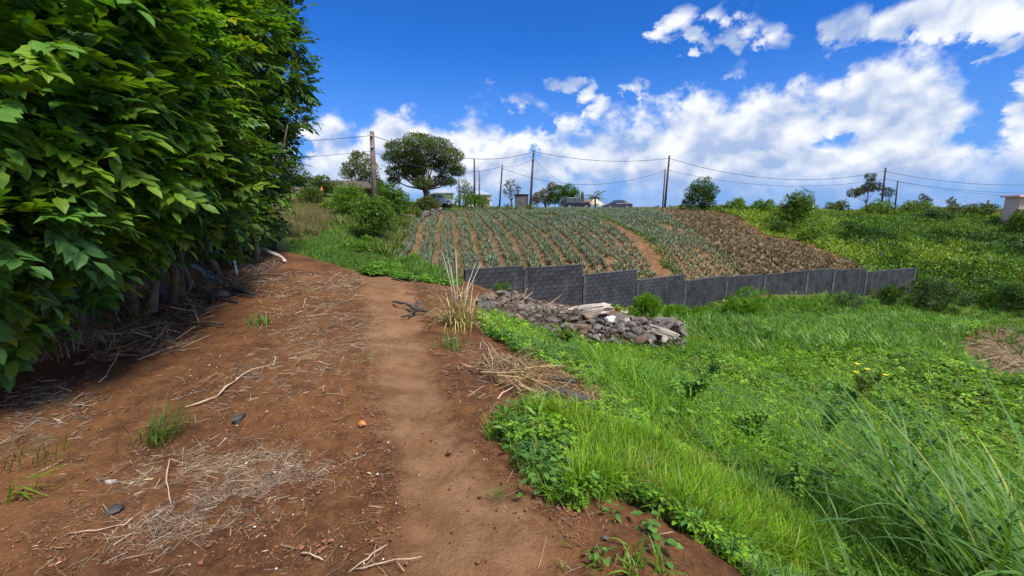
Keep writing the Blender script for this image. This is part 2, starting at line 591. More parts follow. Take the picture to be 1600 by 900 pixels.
M = {}
M['leaf'] = leaf_mat('glossy_leaf', 0.36, 0.5, 0.35, (1.35, 1.5, 0.40))
M['crown'] = leaf_mat('crown_leaf', 0.28, 0.55, 0.3, (1.5, 1.3, 0.4), 0.6)
M['grass'] = leaf_mat('grass_blade', 0.38, 0.5, 0.3, (1.5, 1.4, 0.35), 0.9)
M['dry'] = leaf_mat('dry_stalk', 0.10, 0.8, 0.15, (1, 1, 1), 2.0)
M['pineapple'] = leaf_mat('pineapple_leaf', 0.12, 0.5, 0.35, (1.1, 1.1, 0.8), 0.25)
M['bark'] = plain_mat('bark', (0.10, 0.075, 0.055), (0.22, 0.18, 0.14), 6, 0.9, 0.7, 22)
M['dark_bark'] = plain_mat('dark_bark', (0.035, 0.028, 0.022), (0.10, 0.08, 0.06), 7, 0.9, 0.7, 20)
M['stone'] = plain_mat('rubble_stone', (0.060, 0.050, 0.045), (0.21, 0.185, 0.165), 3.2, 0.9, 0.8, 11, rand=0.38)
M['brown_stone'] = plain_mat('earthy_stone', (0.12, 0.078, 0.058), (0.22, 0.15, 0.11), 3.5, 0.9, 0.8, 12, rand=0.3)
M['pale_stone'] = plain_mat('pale_stone', (0.22, 0.18, 0.15), (0.44, 0.39, 0.33), 3.5, 0.9, 0.6, 12, rand=0.15)
M['orange_stone'] = plain_mat('orange_stone', (0.38, 0.15, 0.05), (0.52, 0.25, 0.10), 5, 0.95, 0.7, 25)
M['clod'] = plain_mat('soil_clod', (0.11, 0.048, 0.026), (0.24, 0.105, 0.052), 8, 0.95, 0.6, 30)
M['chip'] = plain_mat('white_chip', (0.6, 0.56, 0.48), (0.75, 0.72, 0.66), 8, 0.8, 0.2)
M['block'] = plain_mat('grey_block', (0.014, 0.016, 0.020), (0.042, 0.046, 0.055), 1.7, 0.92, 0.5, 30, rand=0.28, streak=0.28)
M['mortar'] = plain_mat('mortar', (0.016, 0.017, 0.02), (0.036, 0.038, 0.043), 4, 0.95, 0.5, 30)
M['concrete'] = plain_mat('post_concrete', (0.035, 0.038, 0.045), (0.08, 0.084, 0.094), 2.2, 0.92, 0.5, 24, rand=0.1, streak=0.35)
M['pole_wood'] = plain_mat('pole_wood', (0.085, 0.06, 0.055), (0.19, 0.145, 0.13), 3, 0.9, 0.5, 20)
M['dark_pole'] = plain_mat('dark_pole', (0.04, 0.028, 0.035), (0.09, 0.065, 0.07), 3, 0.9, 0.3, 20)
M['cable'] = plain_mat('cable_black', (0.03, 0.035, 0.06), (0.05, 0.055, 0.085), 3, 0.6, 0)
M['metal'] = plain_mat('grey_metal', (0.25, 0.25, 0.26), (0.35, 0.35, 0.36), 6, 0.5, 0.2, metallic=0.6)
M['charred'] = plain_mat('charred_wood', (0.018, 0.017, 0.018), (0.075, 0.07, 0.07), 5, 0.8, 0.9, 18)
M['plank'] = plain_mat('weathered_plank', (0.33, 0.28, 0.23), (0.52, 0.47, 0.40), 4, 0.85, 0.5, 22)
M['car_black'] = plain_mat('black_car_paint', (0.010, 0.012, 0.018), (0.018, 0.020, 0.028), 1, 0.18, 0, spec=0.6)
M['car_grey'] = plain_mat('dark_grey_car_paint', (0.035, 0.038, 0.055), (0.05, 0.052, 0.07), 1, 0.22, 0, spec=0.6)
M['car_blue'] = plain_mat('pale_blue_car_paint', (0.25, 0.33, 0.45), (0.3, 0.38, 0.5), 1, 0.25, 0, spec=0.6)
M['glass'] = plain_mat('car_glass', (0.03, 0.04, 0.05), (0.05, 0.06, 0.075), 1, 0.06, 0, spec=0.8)
M['tyre'] = plain_mat('tyre_rubber', (0.02, 0.02, 0.02), (0.035, 0.035, 0.035), 4, 0.9, 0)
M['rim'] = plain_mat('wheel_rim', (0.4, 0.4, 0.42), (0.5, 0.5, 0.52), 4, 0.35, 0, metallic=0.7)
M['lamp'] = plain_mat('lamp_lens', (0.7, 0.7, 0.7), (0.8, 0.8, 0.8), 4, 0.15, 0)
M['tail'] = plain_mat('tail_lens', (0.4, 0.02, 0.02), (0.5, 0.03, 0.03), 4, 0.2, 0)
M['pink_wall'] = plain_mat('pink_render', (0.70, 0.46, 0.41), (0.78, 0.54, 0.48), 1.5, 0.9, 0.2, 15)
M['pink_trim'] = plain_mat('pink_trim', (0.68, 0.40, 0.38), (0.75, 0.47, 0.44), 2, 0.85, 0.2)
M['cream_wall'] = plain_mat('cream_render', (0.55, 0.50, 0.36), (0.66, 0.60, 0.45), 1.5, 0.9, 0.2)
M['white_wall'] = plain_mat('white_render', (0.6, 0.58, 0.54), (0.72, 0.7, 0.66), 1.5, 0.9, 0.2)
M['blue_roof'] = plain_mat('grey_blue_roof', (0.22, 0.26, 0.33), (0.32, 0.36, 0.42), 2, 0.7, 0.2)
M['brown_roof'] = plain_mat('brown_roof', (0.060, 0.048, 0.042), (0.12, 0.095, 0.08), 2, 0.9, 0.4)
M['thatch'] = plain_mat('pale_thatch', (0.36, 0.31, 0.22), (0.52, 0.47, 0.36), 5, 0.95, 0.8, 25)
M['red_roof'] = plain_mat('rusty_roof', (0.16, 0.07, 0.05), (0.26, 0.12, 0.09), 3, 0.8, 0.3)
M['shed_wall'] = plain_mat('grey_blockwork', (0.075, 0.078, 0.085), (0.13, 0.13, 0.14), 2, 0.95, 0.4)
M['brown_wall'] = plain_mat('brown_masonry', (0.22, 0.13, 0.08), (0.3, 0.19, 0.13), 3, 0.9, 0.4)
M['window'] = plain_mat('window_pane', (0.06, 0.07, 0.08), (0.12, 0.13, 0.14), 1, 0.1, 0, spec=0.7)
M['frame_grey'] = plain_mat('window_frame', (0.3, 0.31, 0.32), (0.4, 0.41, 0.42), 4, 0.6, 0)
M['white_plastic'] = plain_mat('white_plastic', (0.62, 0.62, 0.62), (0.78, 0.76, 0.73), 6, 0.6, 0.4, 12)
M['dark_plastic'] = plain_mat('dark_plastic', (0.03, 0.035, 0.045), (0.10, 0.11, 0.13), 5, 0.5, 0.6, 12)
M['asphalt'] = plain_mat('asphalt', (0.045, 0.045, 0.048), (0.065, 0.063, 0.062), 6, 0.9, 0.4, 60)

# ------------------------------------------------------------------ zones, as polygons on the ground
Z_PATH = poly([(610, 898), (625, 840), (640, 780), (620, 720), (605, 660), (592, 600), (578, 550), (568, 510), (572, 470), (565, 440), (560, 428), (600, 428),
               (635, 440), (650, 470), (655, 500), (668, 540), (680, 590), (705, 640), (735, 690), (780, 740), (850, 800), (900, 850), (930, 898)])
Z_FIELD = poly([(648, 334), (720, 328), (860, 327), (1003, 327), (1060, 350), (1110, 385), (1165, 428)])
Z_FIELD = np.vstack([Z_FIELD, [W(1150, 436, 27.6)[:2], W(990, 440, 22.8)[:2], W(905, 440, 20.9)[:2], W(735, 432, 18.9)[:2]], poly([(618, 408), (628, 380), (640, 350)])])
gapA, gapB = G(905, 333)[:2], W(1066, 436, 24.8)[:2]
Z_GAP = np.array([gapA + [-.35, 0], gapA + [.35, 0], gapB + [.65, 0], gapB + [-.65, 0]])
Z_DEAD = poly([(1000, 326.5), (1065, 328), (1145, 343), (1190, 372), (1260, 384), (1340, 417)])
Z_DEAD = np.vstack([Z_DEAD, [W(1340, 424, 31.8)[:2], W(1165, 436, 28.0)[:2]], poly([(1110, 385), (1060, 350)])])
Z_DRYF = poly([(440, 312), (520, 318), (535, 335), (500, 360), (470, 372), (440, 372), (425, 330)])
# boundary between bare earth and the green slope, from the left foreground round to the wall
edge_px = [(1180, 899), (1100, 850), (1040, 815), (960, 775), (900, 770), (850, 745), (800, 705), (775, 655), (830, 640), (900, 640), (905, 615), (860, 585),
           (800, 560), (760, 530), (745, 505), (760, 490), (800, 503), (900, 530), (1000, 548), (1075, 548), (1075, 520), (1000, 500)]
edge = [W(1250, 899, 1.9)[:2] * [1, .8]] + list(poly(edge_px))
Z_GREEN = np.array(edge + [W(940, 478, 21.6)[:2], W(1068, 480, 25.4)[:2], W(1190, 460, 28.8)[:2], W(1345, 460, 32.2)[:2], W(1430, 460, 34.3)[:2],
                           np.array([60, 34]), np.array([60, -5]), np.array([3, -5]), np.array([1.6, 0.5])])
Z_SCRUB = np.array([G(1150, 340)[:2], G(1040, 326)[:2], G(1200, 326)[:2] + [0, 3], np.array([45, 78]), np.array([75, 70]), np.array([75, 30]), np.array([42, 28]), W(1430, 470, 33)[:2],
                    W(1420, 430, 34.5)[:2], W(1345, 424, 33)[:2], G(1335, 412)[:2], G(1262, 382)[:2], G(1195, 368)[:2]])
Z_VERGE = poly([(470, 398), (540, 418), (560, 426), (600, 428), (640, 434), (700, 446), (722, 440), (690, 428), (640, 412), (618, 402), (600, 385), (585, 350), (560, 330), (540, 330), (520, 345),
                (500, 360), (455, 375), (452, 395)])
Z_CRESTGR = poly([(640, 327), (700, 326), (850, 325.5), (1000, 325.5), (1040, 327), (1005, 332), (900, 331), (780, 332), (700, 331), (648, 336)])
Z_SCAR = poly([(1490, 540), (1520, 520), (1600, 503), (1600, 600), (1560, 590), (1520, 572)])
Z_SCAR = np.vstack([Z_SCAR[:2], [[Z_SCAR[2][0] + 3, Z_SCAR[2][1] + 1], [Z_SCAR[3][0] + 4, Z_SCAR[3][1]]], Z_SCAR[4:]])

# ------------------------------------------------------------------ ground sheet
azs = np.concatenate([np.linspace(-pi, -1.12, 60, endpoint=False), np.linspace(-1.12, 1.12, 400), np.linspace(1.12, pi, 61)[1:-1]])
rs = np.concatenate([[0.05, 0.3, 0.6], np.exp(np.linspace(math.log(0.8), math.log(100), 300)), np.exp(np.linspace(math.log(104), math.log(7000), 40))])
na, nr = len(azs), len(rs)
RR, AA = np.meshgrid(rs, azs, indexing='ij')
X, Y_ = RR * np.sin(AA), RR * np.cos(AA)
Zt = H(X, Y_)
m_field = inside(Z_FIELD, X, Y_).astype(float)
m_gap = inside(Z_GAP, X, Y_) .astype(float)
rowc = (X * ROW_N[0] + Y_ * ROW_N[1]) / 1.25
Zt = Zt + m_field * (1 - m_gap) * 0.09 * np.cos(rowc * 2 * pi) * np.clip(60 / (RR + 1), 0, 1)
m_path = np.mean([soft_inside(Z_PATH, X + .17 * r_o * cos(a_o), Y_ + .17 * r_o * sin(a_o), 0.16, 1.6, 21) for r_o, a_o in [(1, k * pi / 4) for k in range(8)] + [(.5, k * pi / 2 + .4) for k in range(4)]], axis=0)
m_green = np.mean([soft_inside(Z_GREEN, X + ox, Y_ + oy, 0.3, 1.3, 31) for ox, oy in [(-.45, 0), (0, -.3), (0, .3), (-.3, -.25), (-.25, .25), (-.15, 0)]], axis=0) ** 2
m_scrub = soft_inside(Z_SCRUB, X, Y_, 0.6, 0.6, 33).astype(float)
m_verge = soft_inside(Z_VERGE, X, Y_, 0.4, 0.8, 35).astype(float)
m_crest = soft_inside(Z_CRESTGR, X, Y_, 0.5, 0.4, 37).astype(float)
m_dry = soft_inside(Z_DRYF, X, Y_, 0.6, 0.5, 39).astype(float)
m_dead = soft_inside(Z_DEAD, X, Y_, 0.3, 0.5, 41).astype(float)
m_scar = soft_inside(Z_SCAR, X, Y_, 1.1, 0.7, 43).astype(float)
m_left = ((X < -9 - 0.1 * Y_) | ((Y_ > 14) & (X < -6) & (m_verge < .5))).astype(float) * (1 - m_field)
m_far = (Y_ > 62).astype(float)
green = np.clip(m_green + m_scrub + m_verge + m_crest + m_left + m_far, 0, 1) * (1 - m_scar) * (1 - m_dead)
green = np.where(np.abs(AA) > 1.5, ((X > 1.5) | (X < -10)) * 1.0, green)
green = np.where((m_field > .5), 0, green)


def blur(a, k=1):
    for _ in range(k):
        b = a.copy()
        b[1:-1, 1:-1] = (a[1:-1, 1:-1] * 2 + a[:-2, 1:-1] + a[2:, 1:-1] + a[1:-1, :-2] + a[1:-1, 2:]) / 6
        a = b
    return a


bl_green, bl_path, bl_dry = blur(green, 3), blur(m_path, 5), blur(np.clip(m_dry + m_dead * .7 + m_scar * .6 + m_field * (1 - m_gap) * .52 + m_gap * .42, 0, 1), 4)
Zt -= bl_path * 0.035
Zt += bl_path * (fbm(X, Y_, 4.5, 3, 57) - 0.5) * 0.05 * np.clip(1.3 - RR / 14, 0, 1)
# small relief: lumps of loose soil beside the trodden path
loose = (1 - bl_path) * np.clip(1.2 - RR / 14, 0, 1)
Zt += loose * (fbm(X, Y_, 9, 3, 50) - 0.5) * 0.055 + (1 - bl_path * .6) * (fbm(X, Y_, 20, 2, 55) - 0.5) * 0.022 * np.clip(1.4 - RR / 8, 0, 1)
V = np.stack([X, Y_, Zt], -1).reshape(-1, 3)
i = np.arange(nr - 1)[:, None]; j = np.arange(na)[None, :]
j2 = (j + 1) % na
a = i * na + j; b = i * na + j2; c = (i + 1) * na + j2; d = (i + 1) * na + j
Fq = np.stack([a, d, c, b], -1).reshape(-1, 4)
zone = np.stack([bl_path, bl_green, bl_dry], -1).reshape(-1, 3)
m, nt, bs = new_mat('earth_and_turf')
za = attr(nt, 'Col')
sp = nt.nodes.new('ShaderNodeSeparateColor'); nt.links.new(za.k, sp.inputs[0])
zp, zg, zd = (Nd(nt, sp.outputs[q]) for q in range(3))
wc = worldc(nt)
n_a = noise(nt, wc, 0.8, 6, 0.6); n_b = noise(nt, wc, 6.0, 8, 0.7); n_c = noise(nt, wc, 45.0, 4, 0.7); n_d = noise(nt, wc, 2.3, 6, 0.65)
soil = mixc(nt, (n_a * 0.5 + n_b * 0.5).smooth(0.36, 0.62), (0.060, 0.025, 0.011), (0.180, 0.080, 0.031))
soil = mixc(nt, n_c.smooth(0.45, 0.8) * 0.5, soil, (0.25, 0.125, 0.058))
n_e = noise(nt, wc, 18.0, 6, 0.75)
soil = mixc(nt, n_e.smooth(0.5, 0.72) * 0.55, soil, (0.05, 0.022, 0.013))
soil = mixc(nt, n_d.smooth(0.55, 0.75) * 0.45, soil, (0.085, 0.032, 0.017))
trod = mixc(nt, (n_d * 0.6 + n_b * 0.4).smooth(0.34, 0.66), (0.155, 0.077, 0.034), (0.26, 0.145, 0.076))
trod = mixc(nt, n_c.smooth(0.5, 0.8) * 0.35, trod, (0.22, 0.09, 0.04))
pf = (zp + (n_b - 0.5) * 0.7 + (n_d - 0.5) * 0.7).smooth(0.15, 0.95)
cc = mixc(nt, pf, soil, trod)
turf = mixc(nt, (n_a * 0.5 + n_b * 0.5).smooth(0.35, 0.65), (0.035, 0.085, 0.012), (0.09, 0.16, 0.025))
turf = mixc(nt, n_c.smooth(0.55, 0.8) * 0.3, turf, (0.12, 0.08, 0.04))
straw = mixc(nt, n_b.smooth(0.35, 0.65), (0.11, 0.075, 0.045), (0.24, 0.18, 0.10))
cc = mixc(nt, (zd + (n_b - 0.5) * 0.8).smooth(0.25, 0.8), cc, straw)
cc = mixc(nt, (zg * (zd * -0.7 + 1.0) + (n_b - 0.5) * 0.9 + (n_d - 0.5) * 1.1).smooth(0.55, 1.1), cc, turf)
nt.links.new(cc.k, bs.inputs['Base Color'])
bs.inputs['Roughness'].default_value = 0.95; bs.inputs['Specular IOR Level'].default_value = 0.15
bump(nt, bs, n_b * 0.6 + n_c * 0.45 + noise(nt, wc, 140.0, 2, 0.6) * 0.2 + n_e * 0.5, 1.0, 0.035)
gm = make_mesh('ground', V, Fq, m, zone, True)
ground = link('ground', gm)
tag(ground, 'red earth ground with trodden path, green slope and hill beyond', None, None, 'structure')
# ------------------------------------------------------------------ plant prototypes
def leaflet(L, Wd, rows=2, fold=0.12, droop=0.15, tipw=0.0, base=(0, 0, 0), ang=0.0, roll=0.0, shape=0.85):
    """Leaf blade along +x: base vertex, `rows` rows of three, tip vertex."""
    P = [(0, 0, 0)]; Fc = []
    if rows == 0:
        w = Wd * .46; P += [(L * .5, -w, -droop * L * .3 + fold * w * 1.6), (L, 0, -droop * L), (L * .5, w, -droop * L * .3 + fold * w * 1.6)]
    for k in range(rows):
        t = (k + 1) / (rows + 1.0)
        w = Wd * 0.5 * (math.sin(pi * t ** shape)) ** 0.55
        x = L * t; z = -droop * L * t * t
        P += [(x, -w, z + fold * w * 2), (x, 0, z), (x, w, z + fold * w * 2)]
    if rows: P.append((L * 0.99, 0, -droop * L))
    Fc += [(0, 1, 2), (0, 2, 3)]
    for k in range(rows - 1):
        a = 1 + 3 * k; b = a + 3
        Fc += [(a, b, b + 1), (a, b + 1, a + 1), (a + 1, b + 1, b + 2), (a + 1, b + 2, a + 2)]
    a = 1 + 3 * (rows - 1); e = a + 3
    if rows: Fc += [(a, e, a + 1), (a + 1, e, a + 2)]
    P = np.array(P, float)
    c, s = cos(roll), sin(roll); P = P @ np.array([[1, 0, 0], [0, c, -s], [0, s, c]]).T
    c, s = cos(ang), sin(ang); P = P @ np.array([[c, -s, 0], [s, c, 0], [0, 0, 1]]).T
    return P + np.array(base), np.array(Fc)


class PA:
    def __init__(s): s.v, s.f, s.c, s.n = [], [], [], 0
    def add(s, v, f, c=(1, 1, 1)):
        s.v.append(v); s.f.append(np.asarray(f) + s.n); s.n += len(v)
        s.c.append(np.tile(np.array(c, float), (len(v), 1)))
    def out(s): return np.vstack(s.v), np.vstack(s.f), np.vstack(s.c)


def compound(r, length=0.42, pairs=4, ll=0.15, lw=0.082, rows=2, droop=0.5):
    a = PA()
    def rach(x): return np.array([x, 0, -droop * x * x])
    ns_ = 5 if rows > 1 else 2
    for k in range(ns_):
        x0, x1 = length * k / ns_, length * (k + 1) / ns_
        p, q = rach(x0), rach(x1); w = 0.003
        a.add(np.array([p + (0, -w, 0), p + (0, w, 0), q]), [(0, 1, 2)], (0.8, 0.9, 0.6))
    for k in range(pairs):
        x = length * (0.30 + 0.66 * k / pairs)
        L = ll * (0.75 + 0.45 * math.sin(pi * (k + 1.2) / (pairs + 1.2))) * r.uniform(0.9, 1.1)
        for s in (-1, 1):
            v, f = leaflet(L, lw * r.uniform(0.9, 1.15), rows, 0.14, r.uniform(0.15, 0.45), base=rach(x), ang=s * r.uniform(0.75, 1.05), roll=s * r.uniform(-0.1, 0.35))
            t = r.uniform(0.86, 1.16)
            a.add(v, f, (t, t, t))
    v, f = leaflet(ll * 1.1, lw, rows, 0.14, 0.3, base=rach(length))
    a.add(v, f)
    return a.out()


def blade(r, L, w, lean, segs=2, yaw=0.0, base=(0, 0), curl=1.0, c=(1, 1, 1)):
    P = []
    dirx, diry = cos(yaw), sin(yaw)
    x = 0; z = 0; ang = pi / 2 - lean * 0.35
    for k in range(segs + 1):
        t = k / segs
        ww = w * 0.5 * (1 - t ** 1.6) if k < segs else 0
        cxp, cyp = base[0] + dirx * x, base[1] + diry * x
        if k < segs: P += [(cxp - diry * ww, cyp + dirx * ww, z), (cxp + diry * ww, cyp - dirx * ww, z)]
        else: P.append((cxp, cyp, z))
        x += cos(ang) * L / segs; z += sin(ang) * L / segs
        ang -= lean * curl / segs * 1.3
    Fc = []
    for k in range(segs - 1):
        a = 2 * k; Fc += [(a, a + 1, a + 3), (a, a + 3, a + 2)]
    a = 2 * (segs - 1); Fc.append((a, a + 1, a + 2))
    return np.array(P), np.array(Fc)


def tuft(r, n, L, w, lean, spread, segs=2, tl=(0.8, 1.2)):
    a = PA()
    for _ in range(n):
        t = r.uniform(*tl)
        v, f = blade(r, L * r.uniform(0.5, 1.1), w * r.uniform(0.7, 1.2), lean * r.uniform(0.3, 1.4), segs, r.uniform(0, 2 * pi),
                     (r.normal(0, spread), r.normal(0, spread)))
        a.add(v, f, (t, t, t * r.uniform(0.9, 1.1)))
    return a.out()


def rosette(r, n, L, Wd, up=0.5, stem=0.05, rows=1, droop=0.2):
    a = PA()
    for k in range(n):
        yaw = 2 * pi * k / n + r.uniform(-.4, .4); h = stem * r.uniform(0.4, 1.3)
        v, f = leaflet(L * r.uniform(.7, 1.15), Wd * r.uniform(.8, 1.15), rows, 0.1, droop)
        pt = up * r.uniform(-0.4, 1.2); c, s = cos(pt), sin(pt)
        v = v @ np.array([[c, 0, -s], [0, 1, 0], [s, 0, c]]).T
        c, s = cos(yaw), sin(yaw)
        v = v @ np.array([[c, -s, 0], [s, c, 0], [0, 0, 1]]).T + np.array([cos(yaw) * stem * .3, sin(yaw) * stem * .3, h])
        t = r.uniform(0.8, 1.2); a.add(v, f, (t, t, t))
    return a.out()


def sprig(r, n, L, Wd, spread=1.1, rows=1, size=1.0):
    """Leaves fanning round +x, for bush and crown surfaces."""
    a = PA()
    for k in range(n):
        v, f = leaflet(L * r.uniform(.7, 1.2), Wd * r.uniform(.8, 1.2), rows, 0.12, r.uniform(0.1, 0.4))
        ya, pi_ = r.normal(0, spread * .55), r.normal(0, spread * .5)
        c, s = cos(pi_), sin(pi_); v = v @ np.array([[c, 0, -s], [0, 1, 0], [s, 0, c]]).T
        c, s = cos(ya), sin(ya); v = v @ np.array([[c, -s, 0], [s, c, 0], [0, 0, 1]]).T
        v = v + r.normal(0, size * 0.35, 3)
        t = r.uniform(0.75, 1.25); a.add(v, f, (t, t, t))
    return a.out()


R7 = np.random.default_rng(77)
P_comp = [compound(R7, 0.36, 4, 0.135, 0.068, 2) for _ in range(4)]
P_comp_lo = [compound(R7, 0.42, 4, 0.165, 0.084, 1) for _ in range(4)]
P_sprig = [sprig(R7, 5, 1.0, 0.50, 1.2, 0) for _ in range(6)]
P_sprig_thin = [sprig(R7, 9, 1.5, 0.17, 0.8, 0, 0.6) for _ in range(4)]
P_tuft = [tuft(R7, 9, 1.0, 0.035, 1.1, 0.10, 2) for _ in range(6)]
P_tuft_near = [tuft(R7, 10, 1.0, 0.040, 0.9, 0.07, 3) for _ in range(6)]
P_tuft_wide = [tuft(R7, 6, 1.0, 0.10, 1.2, 0.14, 2) for _ in range(5)]
P_ros = [rosette(R7, 5, 1.0, 0.62, 0.5, 0.5, 1) for _ in range(5)]
P_ros_far = [rosette(R7, 5, 1.0, 0.66, 0.5, 0.5, 0) for _ in range(5)]
P_ros_round = [rosette(R7, 4, 1.0, 0.95, 0.3, 0.9, 2) for _ in range(4)]
P_ros_thin = [rosette(R7, 7, 1.1, 0.32, 0.8, 0.5, 0) for _ in range(4)]


def tints(n, cols, var=0.18, w=None):
    cols = np.array(cols, float)
    k = rng.choice(len(cols), n, p=w)
    return cols[k] * (1 + rng.normal(0, var, (n, 1))).clip(0.5, 1.6)


def stuff(name, label, cat, arrays, mat, smooth=False, kind='stuff', parent=None):
    v, f, c = arrays
    o = link(name, make_mesh(name, v, f, mat, c, smooth), parent)
    tag(o, label, cat if parent is None else None, None, kind)
    return o


# ------------------------------------------------------------------ the row of big-leaved trees on the left
GREENS_L = [(0.14, 0.26, 0.020), (0.10, 0.22, 0.022), (0.055, 0.16, 0.022), (0.15, 0.27, 0.022), (0.035, 0.11, 0.025)]
GREENS_SHADED = [(0.055, 0.13, 0.02), (0.085, 0.17, 0.018), (0.035, 0.09, 0.02), (0.12, 0.21, 0.02)]  # greens darkened to carry the shade of the recessed crown


def lobes_world(L): return [(W(u, v, Y), r) for u, v, Y, r in L]


def crown_points(lobes, dens, inner=0.35, flat=1.0, rough=0.0):
    P, N = [], []
    for c, r in lobes:
        n = max(4, int(dens * 4 * pi * r * r))
        d = rng.normal(0, 1, (n, 3)); d /= np.linalg.norm(d, axis=1)[:, None]
        rad = r * (1 - inner * rng.random(n) ** 1.6) * (0.82 + 0.36 * vnoise(d[:, 0] * 2.3 + c[0], d[:, 2] * 2.3 + d[:, 1] * 1.7 + c[1], 3)) * (1 + rough * (vnoise(d[:, 0] * 4.5 + c[1], d[:, 2] * 4.5 + d[:, 1] * 3 + c[0], 7) - .5))
        P.append(c + d * rad[:, None] * np.array([1, 1, flat])); N.append(d)
    return np.vstack(P), np.vstack(N)


def in_view(P, margin=40):
    q = P - EYE
    fwd = q[:, 1] * cos(PITCH) - q[:, 2] * sin(PITCH); up = q[:, 1] * sin(PITCH) + q[:, 2] * cos(PITCH)
    u = 800 + F_PX * q[:, 0] / fwd; v = 450 - F_PX * up / fwd
    return (fwd > 0.3) & (u > -margin) & (u < 1600 + margin) & (v > -margin) & (v < 900 + margin), u, v, fwd


row_specs = [
    ('dark green broadleaf tree overhanging the left edge of the photo, nearest of its row', (-20, 640), [(-90, 120, 3.1, .8), (-10, 190, 3.4, .55), (10, 40, 3.8, .8), (-90, 360, 3.0, .7), (0, 360, 3.5, .5),
      (-15, 480, 3.45, .42), (-60, -120, 3.6, 1.1), (10, 560, 3.6, .3), (-160, 250, 3.4, 1.0), (-160, 480, 3.3, .8)],
     (2.2, 0.0), [(0.07, 0.17, 0.03), (0.05, 0.13, 0.035), (0.11, 0.20, 0.02)], 26, 'hi', [(-20, 640), (-60, 630)]),
    ('bright lime-topped broadleaf tree second from the left edge, its leaf sprays reaching over bare earth', (90, 560), [(110, 90, 4.6, .8), (195, 150, 4.9, .62), (125, 230, 4.3, .65), (205, 235, 5.0, .5), (95, 330, 4.3, .55), (180, 330, 4.8, .45),
      (150, 400, 4.6, .40), (85, 415, 4.1, .30), (90, -20, 5.0, .9), (190, 40, 5.4, .8), (50, 240, 4.9, .9), (20, 100, 5.2, 1.0)],
     (2.0, 0.0), GREENS_L, 26, 'hi', [(150, 500), (120, 520)]),
    ('broadleaf tree with three pale thin stems showing under its leaves, third in the row', (225, 490), [(275, 60, 6.9, .95), (262, 190, 6.4, .7), (290, 290, 6.8, .7), (235, 320, 6.0, .55), (215, -40, 6.6, 1.0), (280, 380, 6.8, .5), (200, 430, 6.4, .38), (215, 220, 6.6, .8)],
     (1.8, 0.0), [(0.07, 0.15, 0.018), (0.10, 0.18, 0.018), (0.04, 0.10, 0.02)], 17, 'lo', [(208, 494), (232, 498), (268, 478)]),  # third tree's greens darkened to suggest its recess in shade
    ('shaded dark broadleaf tree in the middle of the row, one slim trunk below it', (278, 462), [(325, 30, 10.6, 1.15), (325, 150, 10.4, 1.0), (335, 245, 10.2, .9), (310, 345, 9.6, .7), (345, 330, 10.0, .75), (300, 240, 9.8, 1.0), (270, -30, 10, 1.2)],
     (1.6, 0.0), GREENS_SHADED, 14, 'lo', [(280, 462), (305, 450)]),  # leaf palette itself stands for the shade in this recess
    ('tallest darkest broadleaf tree at the right-hand end of the row, against blue sky', (395, 418), [(398, 20, 13.2, 1.25), (432, 100, 13.2, .85), (436, 160, 13.0, .75), (400, 205, 12.8, 1.0), (398, 285, 12.2, .8), (375, 345, 11.6, .75), (412, 330, 12.4, .55),
      (355, 180, 12.6, 1.3), (352, 70, 13.4, 1.3), (390, -60, 13.2, 1.2), (340, 290, 12.0, 1.0), (432, 255, 12.6, .4), (450, 60, 13.0, .4), (462, 130, 13.0, .35)],
     (1.4, 0.0), [(0.045, 0.10, 0.02), (0.065, 0.135, 0.018), (0.03, 0.075, 0.02)], 9, 'lo', [(402, 410), (380, 420), (345, 430)]),  # darker greens carry the rear crown's shade, which the sun alone doesn't give
    ('deep green broadleaf tree filling the gap behind the row of sprays at upper left', (150, 470), [(150, 120, 7.6, 1.7), (210, 260, 7.8, 1.4), (120, 320, 6.6, 1.2), (60, 150, 6.0, 1.4), (250, 0, 9.5, 1.7), (60, 400, 5.8, .75), (150, 410, 7.4, .6), (250, 390, 9.0, .9), (0, 300, 5.2, 1.2), (0, 430, 5.0, .65), (320, 400, 11.5, .9), (300, 180, 11, 1.8)],
     (1.4, 0.0), [(0.022, 0.06, 0.015), (0.03, 0.08, 0.015)], 8, 'lo', [(165, 475), (120, 485), (245, 455)]),  # backing tree added as dark inner mass; crown shade is in its leaf colour
]

